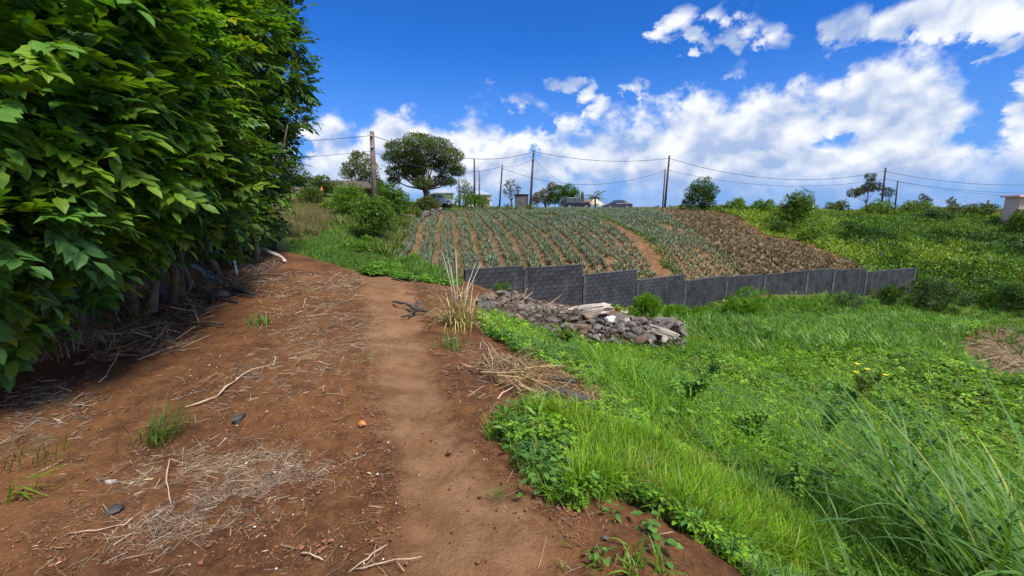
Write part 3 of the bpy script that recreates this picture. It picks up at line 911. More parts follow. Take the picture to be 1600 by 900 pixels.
leaf_cache = {}
for label, basepx, lobes, _, pal, dens, lod, stems in row_specs:
    B = G(*basepx)
    t = thing('broadleaf_tree', label, 'tree', B)
    Lw = lobes_world(lobes)
    P, N = crown_points(Lw, dens * (1.08 if lod == 'hi' else .95), 0.45, rough=.75)
    _, u__, v__, _ = in_view(P)
    hem = np.interp(u__, [-60, 0, 40, 90, 150, 200, 260, 330, 400, 440], [610, 570, 520, 440, 415, 372, 362, 372, 378, 375])
    P = P[(v__ < hem + rng.normal(0, 24, len(P))) | (P[:, 1] < 1)]
    P = P[P[:, 2] > H(P[:, 0], P[:, 1]) + 0.12]
    n = len(P)
    hole = vnoise(P[:, 0] * 1.5 + P[:, 2] * .9 + 5, P[:, 1] * 1.5 - P[:, 2] * 1.4 + 9, 8)
    hole2 = vnoise(P[:, 0] * 3.1 - P[:, 2] * 2.2, P[:, 1] * 3.1 + P[:, 2] * 2.6, 9)
    cc_ = np.array([c for c, r in Lw]); nr_ = np.argmin(((P[:, None] - cc_[None]) ** 2).sum(-1), 1)
    fr_ = np.linalg.norm(P - cc_[nr_], axis=1) / np.array([r for c, r in Lw])[nr_]
    P = P[~((hole * .6 + hole2 * .4 < .40) & (fr_ > .62))]
    vs_ = in_view(P, 60)[0]
    P = P[vs_ | (rng.random(len(P)) < .15)]; n = len(P)
    # every point carries a small rosette of compound leaves
    k = 3
    P3 = np.repeat(P, k, 0)
    C = np.array([c for c, r in Lw])
    near = np.argmin(((P3[:, None] - C[None]) ** 2).sum(-1), 1)
    out = P3 - C[near]; out /= np.linalg.norm(out, axis=1)[:, None] + 1e-6
    d = out * 0.9 + rng.normal(0, 0.55, out.shape) + np.array([0.25, -0.1, 0.10])
    d[:, 2] = np.clip(d[:, 2], -0.7, 0.75)
    Rm = rot_from_x(d, rng.normal(0, 0.3, len(d)))
    sc = rng.uniform(0.55, 1.2, len(d))
    tn = tints(len(d), pal, 0.2)
    Rr = np.array([r for c, r in Lw])[near]
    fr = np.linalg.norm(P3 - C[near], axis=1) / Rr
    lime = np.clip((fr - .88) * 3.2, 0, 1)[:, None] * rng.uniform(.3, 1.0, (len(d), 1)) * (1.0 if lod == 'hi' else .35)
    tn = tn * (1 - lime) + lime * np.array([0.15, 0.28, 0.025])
    young = rng.random(len(d)) < 0.04
    tn[young] = np.array([0.20, 0.25, 0.02])
    protos = P_comp if lod == 'hi' else P_comp_lo
    pick = rng.integers(0, 4, len(d))
    vis, uu, vv, fw = in_view(P3)
    nleaf = {'hi': 300, 'lo': 0}[lod]
    sel = np.zeros(len(d), bool)
    if nleaf:
        # the leaves that show largest: closest to the eye
        order = np.argsort(np.where(vis, fw, 99) + np.where((out * (EYE - P3)).sum(1) < 0, 3, 0))
        sel[order[:nleaf]] = True
        for q in np.nonzero(sel)[0]:
            key = (lod, int(pick[q]), int(q) % 5, label[:6])
            if key not in leaf_cache:
                pv, pf, pc = protos[pick[q]]
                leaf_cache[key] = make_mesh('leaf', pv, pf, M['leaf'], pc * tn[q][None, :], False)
            o = bpy.data.objects.new('leaf', leaf_cache[key]); COL.objects.link(o)
            o.parent = t
            m4 = np.eye(4); m4[:3, :3] = Rm[q] * sc[q]; m4[:3, 3] = P3[q] - B
            o.matrix_local = Matrix(m4.tolist())
    ix = np.nonzero(~sel)[0]
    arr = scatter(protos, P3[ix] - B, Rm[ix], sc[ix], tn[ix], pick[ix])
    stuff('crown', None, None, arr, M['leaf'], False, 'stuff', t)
    # stems and limbs
    for sk, (su, sv) in enumerate(stems):
        g = G(su, sv); a = Acc()
        low = min(Lw, key=lambda q: np.linalg.norm(q[0][:2] - g[:2]) + q[0][2] * .3)[0]
        topz = max(2.2, low[2] + .6)
        pts_ = [g + (0, 0, -.15), g + (0.03 * (sk - 1), .02, .5), g * .5 + np.array([low[0], low[1], 0]) * .5, np.array([low[0] - .2, low[1] + .1, topz])]
        pts_[2][2] = g[2] + 1.3; pts_[2][:2] = g[:2] * .75 + low[:2] * .25 + rng.normal(0, .16, 2); pts_[1] = pts_[1] + np.array([rng.normal(0, .10), rng.normal(0, .08), 0])
        r0 = 0.055 if sk else 0.07
        tube(a, pts_, [r0 * 1.25, r0, r0 * .85, r0 * .6], 8)
        link('trunk', a.mesh('trunk', M['bark'], True), t).data.transform(Matrix.Translation(Vector(-B)))
        if sk == 0: top0 = pts_[2]
    a = Acc()
    for c, r in Lw:
        mid = (top0 + c) / 2 + rng.normal(0, .12, 3)
        tube(a, [top0, mid, c], [.035, .025, .01], 5)
        for _ in range(6):
            e = c + rng.normal(0, r * .55, 3)
            tube(a, [c, (c + e) / 2 + rng.normal(0, .05, 3), e], [.012, .008, .004], 4)
    link('limb', a.mesh('limb', M['bark'], True), t).data.transform(Matrix.Translation(Vector(-B)))


# ------------------------------------------------------------------ shrubs
def lumpy(acc_lobes, c, rx, ry, rz, k, r):
    """Sub-lobes that give a shrub an uneven outline."""
    out = []
    for _ in range(k):
        d = r.normal(0, 1, 3); d /= np.linalg.norm(d)
        d[2] = abs(d[2]) * 1.1 - 0.15
        s = r.uniform(0.28, 0.5)
        out.append((c + d * np.array([rx, ry, rz]) * r.uniform(.45, .85), min(rx, ry, rz) * s * 1.5))
    return out


def shrub_obj(name, label, cat, base, rx, rz, pal, leaf, mat='crown', protos=None, k=14, dens=1.0, group=None, stem=True, ry=None, seed=0, up=0.35, lift=0.0, stemr=0.05, var=0.2):
    r = np.random.default_rng(seed or int(abs(base[0]) * 97 + abs(base[1]) * 31) + 1)
    ry = ry or rx * .9
    protos = protos or P_sprig
    t = thing(name, label, cat, base, 0, group)
    c = np.array([0, 0, rz * .95 + lift])
    lobes = lumpy(None, c, rx, ry, rz, k, r) + [(c, min(rx, rz) * .75)]
    n_per = dens * 0.42 / (leaf * leaf)
    P, N = crown_points(lobes, n_per, 0.5)
    P[:, 2] = np.maximum(P[:, 2], 0.03 + 0.1 * rng.random(len(P)) * rz); ok = P[:, 2] > 0.02
    P, N = P[ok], N[ok]
    d = N + rng.normal(0, .5, N.shape) + np.array([0, 0, up])
    arr = scatter(protos, P, rot_from_x(d, rng.normal(0, .5, len(d))), leaf * rng.uniform(.7, 1.3, len(P)), tints(len(P), pal, var))
    stuff('foliage', None, None, arr, M[mat], False, 'stuff', t)
    if stem:
        a = Acc()
        for q in range(4 if rx < 2 else 3):
            e = c + r.normal(0, .4, 3) * np.array([rx, ry, rz * .5])
            tube(a, [np.array([r.normal(0, .06), r.normal(0, .06), -.15]), e * [.4, .4, .5], e], [stemr, stemr * .7, stemr * .3], 5)
        link('stem', a.mesh('stem', M['dark_bark'], True), t)
    return t


def shrub_px(label, u, vb, wpx, hpx, Y, pal, leafpx=2.6, **kw):
    """Shrub standing on the ground near (u, vb), Y metres ahead; width and height as they measure at that distance."""
    p = W(u, vb, Y); m = Y / ray(u, vb)[1] / F_PX
    g = np.array([p[0], p[1], h1(p[0], p[1])])
    rise = p[2] - g[2]
    return shrub_obj(kw.pop('name', 'shrub'), label, kw.pop('cat', 'shrub'), g, wpx * m / 2, max(hpx * m + rise, hpx * m * kw.pop("least", .5)) / 2.0, pal, leafpx * m * kw.pop('lf', 1.0), **kw)


MID = [(0.095, 0.195, 0.022), (0.07, 0.155, 0.02), (0.125, 0.225, 0.022)]
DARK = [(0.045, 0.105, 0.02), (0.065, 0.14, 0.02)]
LIME = [(0.10, 0.22, 0.02), (0.08, 0.18, 0.015), (0.13, 0.25, 0.03)]
OLIVE = [(0.085, 0.125, 0.03), (0.06, 0.095, 0.025), (0.11, 0.13, 0.03)]
YEL = [(0.13, 0.19, 0.025), (0.09, 0.16, 0.02)]
SILV = [(0.10, 0.16, 0.09), (0.07, 0.13, 0.07), (0.05, 0.11, 0.05)]

# broad-leaved plants at the foot of the far end of the row
shrub_px('bluish-green broad-leaved plant at the foot of the row end, beside the grassy track', 428, 402, 46, 60, 13.2, [(0.04, 0.12, 0.06), (0.03, 0.10, 0.05), (0.06, 0.14, 0.07)], 8, protos=P_ros, k=8, name='leafy_plant', cat='plant')
shrub_px('low leafy weed bush at the base of the thin pale stems on the left', 180, 470, 70, 40, 7.2, DARK + MID, 9, k=7, dens=.7)
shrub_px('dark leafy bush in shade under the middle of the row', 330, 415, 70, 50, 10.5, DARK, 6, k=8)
shrub_px('small yellow-green bush in shade behind the white stake', 385, 420, 60, 36, 12.0, MID, 5, k=7)

# ------------------------------------------------------------------ litter of the bare ground
BAREPX = poly([(0, 897), (0, 640), (200, 540), (420, 420), (600, 425), (700, 520), (780, 620), (880, 760), (1020, 820), (1160, 897)])
def stalk_proto(r, L, w, bend, tri=True):
    n = 2; P = []; ang = 0; x = np.zeros(3)
    pts_ = [x.copy()]
    for k in range(n):
        ang += r.normal(0, bend)
        x = x + np.array([cos(ang), sin(ang), r.normal(0, .12)]) * L / n
        pts_.append(x.copy())
    a = Acc(); tube(a, np.array(pts_) - x / 2, [w, w * .85, w * .4], 3, None, False)
    return a.arrays()


P_stalk = [stalk_proto(R7, 1.0, 0.013, 0.35) for _ in range(8)]
def husk(r):
    a = Acc(); v, f = leaflet(1.0, 0.12, 2, 0.35, r.uniform(-.3, .3)); a.v.append(v); a.f += [tuple(q) for q in f]; a.c.append(np.ones((len(v), 3))); a.n += len(v)
    return a.arrays()
P_husk = [husk(R7) for _ in range(4)]
STRAW = [(0.33, 0.25, 0.19), (0.24, 0.17, 0.12), (0.15, 0.10, 0.07), (0.42, 0.34, 0.27), (0.085, 0.055, 0.04), (0.26, 0.21, 0.18)]
DARKST = [(0.10, 0.065, 0.045), (0.16, 0.11, 0.08), (0.26, 0.19, 0.14), (0.05, 0.035, 0.03)]


def litter(name, label, pg, n, L, pal, lift=0.015, power=1.0, amp=0.15, mound=None, tilt=0.10, husks=0.12, heading=None, thick=1.0, spread=.03):
    p = sample(pg, n, power, amp)
    if spread <= .03: p = p[~inside(Z_PATH, p[:, 0], p[:, 1]) | (rng.random(len(p)) < .22)]
    p[:, :2] += rng.normal(0, spread, (len(p), 2)); p[:, 2] = H(p[:, 0], p[:, 1])
    if mound is not None:
        c, h, rr = mound
        e = np.exp(-((p[:, 0] - c[0]) ** 2 + (p[:, 1] - c[1]) ** 2) / rr ** 2)
        p[:, 2] += rng.random(len(p)) * h * e
        p[:, 2] += rng.random(len(p)) ** 1.5 * lift + 0.003
    yaw = rng.uniform(0, 2 * pi, len(p)) if heading is None else rng.normal(heading, .5, len(p))
    d = np.stack([np.cos(yaw), np.sin(yaw), rng.normal(0, tilt, len(p))], 1)
    Rm = rot_from_x(d, rng.uniform(-1, 1, len(p)))
    Ls = L * rng.lognormal(0, .6, len(p)).clip(.25, 3.0)
    protos = P_stalk + P_husk
    pick = np.where(rng.random(len(p)) < husks, 8 + rng.integers(0, 4, len(p)), rng.integers(0, 8, len(p)))
    Ls = np.where(pick >= 8, np.minimum(Ls * .6, .15), Ls)
    th = Ls * rng.uniform(.5, 1.0, len(p)) * thick
    sc = np.stack([Ls, th, th], 1)
    arr = scatter(protos, p, Rm, sc, tints(len(p), pal, .2), pick)
    return stuff(name, label, 'plant litter', arr, M['dry'])


litter('straw', 'pale tangled straw matted on bare earth at lower left', poly([(175, 800), (240, 705), (330, 690), (440, 690), (520, 735), (450, 770), (360, 815), (230, 835)]), 7000, 0.066, STRAW, 0.045, husks=.06, amp=.2, spread=.10, thick=.8)
litter('straw', 'greyish straw scattered left of the trodden path in the middle distance', poly([(385, 560), (480, 460), (560, 440), (568, 500), (560, 545), (480, 600), (400, 625), (340, 600)]), 5600, 0.09, STRAW, 0.03, husks=.05, amp=.4, spread=.22, thick=.85)
litter('straw', 'pale straw near the shaded foliage at the left edge', poly([(0, 610), (110, 600), (120, 650), (0, 710)]), 1300, 0.10, STRAW, 0.03, spread=.15)
litter('straw', 'grey brush and dead stalks heaped under the row of stems', poly([(90, 520), (180, 470), (300, 450), (420, 400), (440, 415), (330, 480), (300, 520), (250, 560), (130, 570)]), 5200, 0.24, STRAW + DARKST, 0.14, tilt=.3)
hp = G(830, 600)
litter('brushwood', 'heap of fawn dead grass stems on the bank right of the path', poly([(745, 560), (830, 555), (900, 590), (950, 640), (900, 650), (830, 625), (760, 600)]), 1700, 0.20, [(0.29, 0.20, 0.12), (0.19, 0.13, 0.075), (0.11, 0.075, 0.045), (0.36, 0.28, 0.18)], 0.05, mound=(hp, .20, .5), tilt=.35, heading=-.6, husks=.10)
litter('twigs', 'thin dead twigs strewn over red earth around the fawn heap', poly([(680, 520), (760, 540), (860, 600), (800, 690), (740, 660), (690, 590)]), 900, 0.12, STRAW + DARKST, 0.02)
litter('straw', 'dry stems and leaf litter along the bank below the cane clump', poly([(640, 425), (720, 440), (760, 495), (745, 520), (660, 490), (600, 440)]), 1500, 0.18, STRAW + DARKST, 0.06, tilt=.25)
litter('twigs', 'sparse dark twigs over the whole bare left side', poly([(60, 895), (10, 640), (250, 560), (420, 430), (560, 430), (600, 600), (620, 895)]), 5000, 0.065, DARKST + STRAW[:2], 0.01, power=1.0)
litter('straw', 'faint bands of straw across the left side of the track further up', poly([(380, 440), (450, 425), (560, 425), (565, 460), (480, 500), (400, 500)]), 2200, 0.16, STRAW, 0.03)
litter('leaf_bits', 'tiny dry flakes sprinkled over all the bare red earth', BAREPX, 9000, 0.021, DARKST + STRAW, 0.004, power=1.3, husks=1.0, tilt=.25, thick=2.2)
litter('twigs', 'broken dry bits on earth between path and green grass', poly([(740, 700), (860, 760), (1040, 830), (1100, 895), (900, 895), (800, 790)]), 700, 0.055, DARKST + STRAW[:2], 0.01)

# pebbles, crumbs of soil and white chips
def ico(sub, r, amp, fl=1.0):
    import bmesh
    bm = bmesh.new(); bmesh.ops.create_icosphere(bm, subdivisions=sub, radius=1.0)
    v = np.array([q.co[:] for q in bm.verts]); f = np.array([[w.index for w in q.verts] for q in bm.faces]); bm.free()
    ph = r.uniform(0, 9, 3)
    nz = np.sin(v[:, 0] * 2.1 + ph[0]) * .4 + np.sin(v[:, 1] * 2.7 + ph[1] + v[:, 2]) * .35 + np.sin(v[:, 2] * 3.1 + ph[2] + v[:, 0] * 1.3) * .3
    v = v * (1 + amp * nz[:, None] + r.normal(0, amp * .25, (len(v), 1)))
    # a few planar facets
    for _ in range(10 if sub > 1 else 2):
        n_ = r.normal(0, 1, 3); n_ /= np.linalg.norm(n_); h = r.uniform(.50, .84)
        dd = v @ n_; over = np.clip(dd - h, 0, None); v = v - over[:, None] * n_[None]
    v[:, 2] *= fl
    return v, f, np.ones((len(v), 3))


P_peb = [ico(1, R7, .18, .7) for _ in range(5)]
P_peb0 = [(v, f, c) for v, f, c in [ico(1, R7, .25, .6) for _ in range(3)]]


def pebbles(name, label, cat, pg, n, s0, mat, power=1.6, big=1.0):
    p = sample(pg, n, power)
    p = p[~inside(Z_PATH, p[:, 0], p[:, 1]) | (rng.random(len(p)) < .12)]
    s = s0 * rng.lognormal(0, .5, len(p)).clip(.4, 3.0) * big
    arr = scatter(P_peb, p + np.array([0, 0, 1]) * (s * .15)[:, None], rot_z(rng.uniform(0, 6, len(p))), np.stack([s, s * rng.uniform(.6, 1, len(p)), s * .8], 1), tints(len(p), [(1, 1, 1)], .01))
    return stuff(name, label, cat, arr, M[mat])


BARE = poly([(0, 897), (0, 640), (200, 540), (420, 420), (600, 425), (700, 520), (780, 620), (880, 760), (1020, 820), (1160, 897)])
pebbles('soil_crumbs', 'small crumbs and clods of red soil over the bare ground', 'soil', BARE, 5000, 0.0052, 'clod', 1.5)
pebbles('soil_crumbs', 'finer crumbs of loose soil in the nearest ground', 'soil', poly([(0, 897), (0, 720), (300, 640), (600, 600), (700, 640), (860, 770), (1000, 897)]), 4500, 0.0042, 'clod', 1.0)
pebbles('white_chips', 'tiny white chips dotted over the red earth', 'gravel', poly([(250, 897), (420, 740), (560, 640), (640, 700), (690, 800), (640, 897)]), 90, 0.0034, 'chip', 1.0)
pebbles('white_chips', 'few white bits left of the path further up', 'gravel', poly([(200, 700), (300, 560), (500, 500), (560, 640), (400, 740)]), 50, 0.0045, 'chip', 1.0)

# ------------------------------------------------------------------ single things lying on the earth
def on(u, v, dz=0.0):
    g = G(u, v); return np.array([g[0], g[1], h1(g[0], g[1]) + dz])


def rock(name, label, cat, u, v, wpx, mat, flat=.65, ratio=.75, rz=0.0, group=None, sub=3, sink=.35, seedk=None):
    g = on(u, v); m = g[1] / ray(u, v)[1] / F_PX
    s = wpx * m / 2
    vv_, ff_, _ = ico(sub, np.random.default_rng(seedk or int(u * 7 + v)), .22, flat)
    vv_ = vv_ * (1 + .22 * (vnoise(vv_[:, 0] * 3 + u, vv_[:, 1] * 3 + vv_[:, 2] * 2, 5) - .5)[:, None] + .16 * (vnoise(vv_[:, 0] * 7 + u, vv_[:, 1] * 7 + vv_[:, 2] * 5, 6) - .5)[:, None])
    o = link(name, make_mesh(name, vv_ * np.array([s, s * ratio, s]), ff_, M[mat], None, False), None, (g[0], g[1], g[2] + s * flat * (1 - sink)))
    o.rotation_euler = (0, 0, rz)
    return tag(o, label, cat, group)


rock('stone', 'lone orange-tan stone nestled at the front of the tall bright grass', 'stone', 889, 752, 34, 'orange_stone', .7)
rock('stone', 'small orange stone on the trodden path left side, halfway along it', 'stone', 567, 667, 15, 'orange_stone', .7)
rock('stone', 'small tan stone under the row, left of the blackened lump', 'stone', 304, 488, 11, 'brown_stone', .8)
rock('stone', 'pinkish-grey stone at the left side of the straw mat', 'stone', 174, 756, 18, 'pale_stone', .5)
rock('stone', 'dark grey clod with a pale top beside the long green tuft', 'stone', 374, 657, 28, 'charred', .55)
rock('stone', 'purplish dark clod at the lower-left tip of the straw mat', 'stone', 182, 802, 26, 'charred', .6)
rock('stone', 'grey stone at bottom right of the path among seedlings', 'stone', 945, 843, 12, 'stone', .7)
rock('soil_clod', 'brown clod of earth on the path edge in front of the grass', 'clod', 702, 708, 12, 'clod', .7)
rock('soil_clod', 'rounded clod standing near the bottom edge among straw crumbs', 'clod', 315, 884, 15, 'clod', .8)


def branch(name, label, cat, paths, mat, group=None):
    """paths: lists of (u, v, height above ground, radius)."""
    g0 = on(*paths[0][0][:2]); a = Acc()
    for pth in paths:
        pts_ = [on(q[0], q[1], q[2]) - g0 for q in pth]; rad = [q[3] for q in pth]
        # extra kinks between the given points
        P2, R2 = [pts_[0]], [rad[0]]
        for p, q, ra, rb in zip(pts_[:-1], pts_[1:], rad[:-1], rad[1:]):
            Ld = np.linalg.norm(q - p)
            for t in (.33, .66):
                P2.append(p * (1 - t) + q * t + np.array([rng.normal(0, Ld * .035), rng.normal(0, Ld * .035), abs(rng.normal(0, Ld * .02))])); R2.append(ra * (1 - t) + rb * t)
            P2.append(q); R2.append(rb)
        R2 = [r__ * rng.uniform(.72, 1.28) for r__ in R2]
        tube(a, P2, R2, 6)
    o = link(name, a.mesh(name, M[mat], True), None, tuple(g0))
    return tag(o, label, cat, group)


M['twig'] = plain_mat('pale_twig', (0.30, 0.20, 0.14), (0.48, 0.36, 0.27), 12, .85, .3)
branch('forked_twig', 'pale forked twig lying at the bottom edge of the path', 'twig', [[(545, 897, .005, .004), (575, 880, .02, .004), (605, 855, .015, .003)], [(556, 893, .01, .004), (600, 886, .02, .0035), (660, 873, .01, .002)], [(620, 884, .015, .003), (632, 897, .01, .002)], [(585, 874, .015, .002), (588, 860, .03, .0015)]], 'twig')
branch('twig', 'short grey twig lying just left of the bottom of the path', 'twig', [[(470, 868, .01, .004), (487, 872, .02, .004), (505, 878, .01, .003)], [(485, 872, .02, .002), (486, 862, .03, .001)]], 'twig')
branch('twig', 'long curved stalk standing over the straw mat', 'twig', [[(268, 790, .01, .004), (262, 765, .05, .004), (268, 738, .09, .004), (285, 735, .05, .002)]], 'twig')
branch('twig', 'thin cream stalk stretched in front of the straw mat', 'twig', [[(105, 836, .006, .003), (150, 832, .01, .003), (200, 822, .01, .002)]], 'twig')
branch('twig', 'bent pale stem rising left of the long green tuft', 'twig', [[(155, 600, .01, .004), (175, 580, .05, .004), (192, 565, .12, .003)]], 'twig')
branch('branch', 'long bleached branch lying diagonally through the middle straw', 'branch', [[(290, 640, .02, .008), (340, 625, .03, .008), (380, 590, .03, .006), (425, 572, .02, .003)]], 'twig')
branch('branch', 'grey bare branch lying at the foot of the row, below its stems', 'branch', [[(225, 495, .03, .02), (290, 510, .05, .02), (350, 513, .04, .013)]], 'dark_bark')
branch('branch', 'pale stick poking out of the fawn heap toward the path', 'branch', [[(718, 570, .01, .008), (740, 582, .05, .008), (790, 605, .10, .006), (815, 620, .05, .004)]], 'twig')
branch('branch', 'white curved stick standing up from the top of the fawn heap', 'branch', [[(770, 590, .02, .007), (765, 572, .15, .006), (753, 552, .20, .004)]], 'twig')
branch('branch', 'short bone-pale stick lying below the fawn heap', 'branch', [[(778, 627, .02, .007), (805, 612, .06, .006)]], 'twig')
branch('charred_log', 'dark charred log with frayed end at the low end of the fawn heap', 'log', [[(845, 622, .05, .03), (880, 627, .08, .045), (912, 640, .08, .05), (935, 655, .04, .035)], [(860, 610, .12, .015), (900, 620, .15, .02)]], 'charred')
branch('charred_root', 'black branching charred root on the right side of the upper path', 'root', [[(614, 474, .02, .015), (622, 479, .07, .028), (636, 481, .06, .020), (650, 490, .05, .032), (640, 496, .03, .022), (626, 497, .01, .010)], [(648, 488, .06, .024), (653, 484, .12, .016), (648, 480, .15, .006)], [(653, 484, .12, .012), (660, 481, .14, .005)], [(650, 492, .08, .03), (670, 492, .04, .015)]], 'charred')
branch('charred_branch', 'long dark branch with forked tip, right of the blackened lump', 'branch', [[(350, 455, .03, .05), (372, 458, .06, .06), (396, 464, .04, .03)], [(365, 463, .03, .03), (396, 466, .02, .015)]], 'charred')
branch('charred_branch', 'flat dark stick in front of the blackened lump', 'branch', [[(312, 468, .02, .03), (345, 472, .04, .03), (372, 475, .02, .015)]], 'charred')
rock('charred_stump', 'squat blackened stump lying on red earth near the row', 'stump', 341, 470, 40, 'charred', .62, .8)
branch('dark_board', 'dark wet board leaning on the ground between the stems', 'board', [[(236, 436, .25, .05), (250, 455, .15, .055), (262, 478, .04, .06)]], 'dark_plastic')
branch('dark_board', 'second dark board lying in the shade right of the slim trunk', 'board', [[(305, 420, .12, .06), (325, 432, .08, .06), (345, 446, .04, .05)]], 'dark_plastic')
branch('pale_log', 'bleached pole lying by the grassy track at the end of the row', 'log', [[(404, 399, .20, .05), (425, 405, .16, .055), (446, 412, .05, .04)]], 'plank')
branch('plank', 'short pale plank at the lower left corner of the crop field', 'plank', [[(596, 399, .10, .05), (612, 404, .14, .06), (622, 406, .05, .04)]], 'plank')
g = on(371, 432); a = Acc(); box(a, (0, 0, .17), (.035, .02, .42)); box(a, (0, 0, .39), (.028, .016, .03))
tag(link('stake', a.mesh('stake', M['white_plastic']), None, tuple(g)), 'thin white stake standing upright in front of the row end', 'stake').rotation_euler = (0, -.08, 0)


# ------------------------------------------------------------------ single tufts and weeds
def tuft_obj(label, u, v, hpx, n, w, lean, pal, spread=.05, segs=3, name='grass_tuft', cat='grass tuft', heading=None, mat='grass', group=None):
    g = on(u, v); m = g[1] / ray(u, v)[1] / F_PX; L = hpx * m
    a = PA()
    for _ in range(n):
        yaw = rng.uniform(0, 2 * pi) if heading is None else rng.normal(heading, .7)
        vv_, ff_ = blade(rng, L * rng.uniform(.5, 1.1), w * rng.uniform(.7, 1.2), lean * rng.uniform(.3, 1.3), segs, yaw, tuple(rng.normal(0, spread, 2)))
        a.add(vv_, ff_, tints(1, pal, .15)[0])
    v_, f_, c_ = a.out()
    return tag(link(name, make_mesh(name, v_, f_, M[mat], c_), None, tuple(g)), label, cat, group)


GR = [(0.10, 0.22, 0.02), (0.08, 0.19, 0.02), (0.14, 0.26, 0.03)]
GRD = [(0.08, 0.18, 0.03), (0.10, 0.21, 0.035), (0.06, 0.14, 0.025)]
tuft_obj('long dull-green tuft flattened to the right above the straw mat', 248, 690, 85, 90, .007, 1.3, GRD, .06, heading=0.5)
tuft_obj('small dark green tuft beside bleached straw left of the upper path', 408, 508, 26, 60, .010, 1.4, GRD, .08)
tuft_obj('bright tuft standing apart at the left end of the tall grass', 772, 684, 45, 45, .008, .8, GR, .04)
tuft_obj('thin yellowish tuft at the left side of the path', 578, 566, 28, 20, .005, 1.2, YEL, .05)
tuft_obj('flat little star-shaped tuft on the path below the leafy weed', 775, 776, 32, 30, .004, 1.6, GRD, .02)
tuft_obj('grassy tuft below the cane clump on the bank', 706, 545, 40, 70, .008, 1.2, GRD + YEL, .09)
tuft_obj('long-bladed tuft rising from the path edge at the bottom', 1000, 893, 60, 34, .013, 1.3, GR, .05, segs=4)
tuft_obj('broad-bladed tuft on the red bank, bottom right of centre', 1075, 815, 95, 26, .016, 1.5, GR, .05, segs=4)
tuft_obj('short tuft beside the forked green seedlings at the bottom edge', 925, 893, 36, 18, .008, 1.5, GR, .05, segs=4)
tuft_obj('dead grey tuft at the far left under the foliage', 80, 560, 60, 50, .008, 1.3, STRAW, .08, mat='dry')
tuft_obj('dry spiky tuft in the shade below the thin pale stems', 150, 545, 60, 60, .009, 1.3, STRAW, .09, mat='dry')
tuft_obj('grass sprouts among straw beside the shaded foliage edge', 225, 500, 50, 40, .006, .9, GRD + STRAW, .08)
tuft_obj('pale green sprouts scattered at the left edge of the ground', 60, 720, 70, 30, .006, 1.5, GRD, .09, heading=0.3)
tuft_obj('green blades lying flat at the left edge in the foreground', 15, 782, 110, 14, .012, 2.2, GR + YEL, .03, heading=0.0)
for lab, u, v, hp_, n, Lw_ in [('leafy weed with round leaves at the front of the tall bright grass', 848, 775, 60, 26, .055), ('small round-leaved seedlings on the red bank, right of the tan clod', 1010, 830, 34, 12, .05),
                             ('pale heart-leaved seedling on the red earth at the bottom', 1035, 872, 34, 8, .06), ('low creeping weed at the bottom edge right of the path', 935, 880, 22, 10, .04),
                             ('round-leaved seedling in the bottom right patch of bare earth', 1180, 890, 30, 9, .05), ('little weed just below the grass at the edge of the bank', 960, 812, 26, 10, .04)]:
    g = on(u, v); m = g[1] / ray(u, v)[1] / F_PX; pa = PA(); hh = hp_ * m
    for k in range(n):
        zz = hh * rng.uniform(.2, 1.0); yaw = rng.uniform(0, 6.28); rr = hh * rng.uniform(.1, .6)
        lf, ff_ = leaflet(Lw_ * rng.uniform(.6, 1.1), Lw_ * .8 * rng.uniform(.6, 1.1), 2, .12, .2)
        c_, s_ = cos(yaw), sin(yaw)
        lf = lf @ np.array([[c_, -s_, 0], [s_, c_, 0], [0, 0, 1]]).T + np.array([c_ * rr, s_ * rr, zz])
        pa.add(lf, ff_, tints(1, [(.10, .21, .04), (.08, .18, .035)], .15)[0])
        st = np.array([(0, 0, 0), (.002, .002, 0), (c_ * rr, s_ * rr, zz)]); pa.add(st, [(0, 1, 2)], (.08, .15, .03))
    v_, f_, c_ = pa.out()
    tag(link('weed', make_mesh('weed', v_, f_, M['grass'], c_), None, tuple(g)), lab, 'weed')

# tall dry cane clump on the bank
g = on(716, 512); m = g[1] / ray(716, 512)[1] / F_PX
t = thing('cane_clump', 'tall clump of fawn dry cane leaves standing on the bank by the wall end', 'cane clump', g)
a = PA()
for _ in range(150):
    v_, f_ = blade(rng, rng.uniform(.3, 1.05), .018 * rng.uniform(.6, 1.1), rng.uniform(.15, 2.1), 6, rng.uniform(0, 6.28), tuple(rng.normal(0, .09, 2)), 1.3)
    a.add(v_, f_, tints(1, [(.42, .32, .17), (.30, .22, .11), (.50, .42, .26), (.22, .20, .08)], .15)[0])
v_, f_, c_ = a.out(); link('dry_leaves', make_mesh('dry_leaves', v_, f_, M['dry'], c_), t)['kind'] = 'stuff'
a = PA()
for _ in range(80):
    v_, f_ = blade(rng, rng.uniform(.3, .7), .014, rng.uniform(.2, 1.4), 4, rng.uniform(0, 6.28), tuple(rng.normal(0, .14, 2)))
    a.add(v_, f_, tints(1, [(.16, .20, .04), (.11, .17, .03), (.28, .25, .09)], .15)[0])
v_, f_, c_ = a.out(); link('green_leaves', make_mesh('green_leaves', v_, f_, M['grass'], c_), t)['kind'] = 'stuff'
for yaw, L, ln in [(0.2, 1.15, 1.1), (-.1, .95, 1.6), (0.5, .8, 1.9)]:
    v_, f_ = blade(rng, L, .03, ln, 6, yaw, (0.12, -.02), 1.0)
    link('leaf', make_mesh('leaf', v_, f_, M['grass'], np.tile(np.array([.22, .28, .13]), (len(v_), 1))), t)
a = Acc()
for _ in range(6):
    e = np.array([rng.normal(0, .25), rng.normal(0, .15), rng.uniform(.8, 1.2)])
    tube(a, [np.array([e[0] * .3, e[1] * .3, -.02]), e * [.4, .4, .55], e], [.007, .006, .003], 5)
link('stem', a.mesh('stem', M['plank'], True), t)

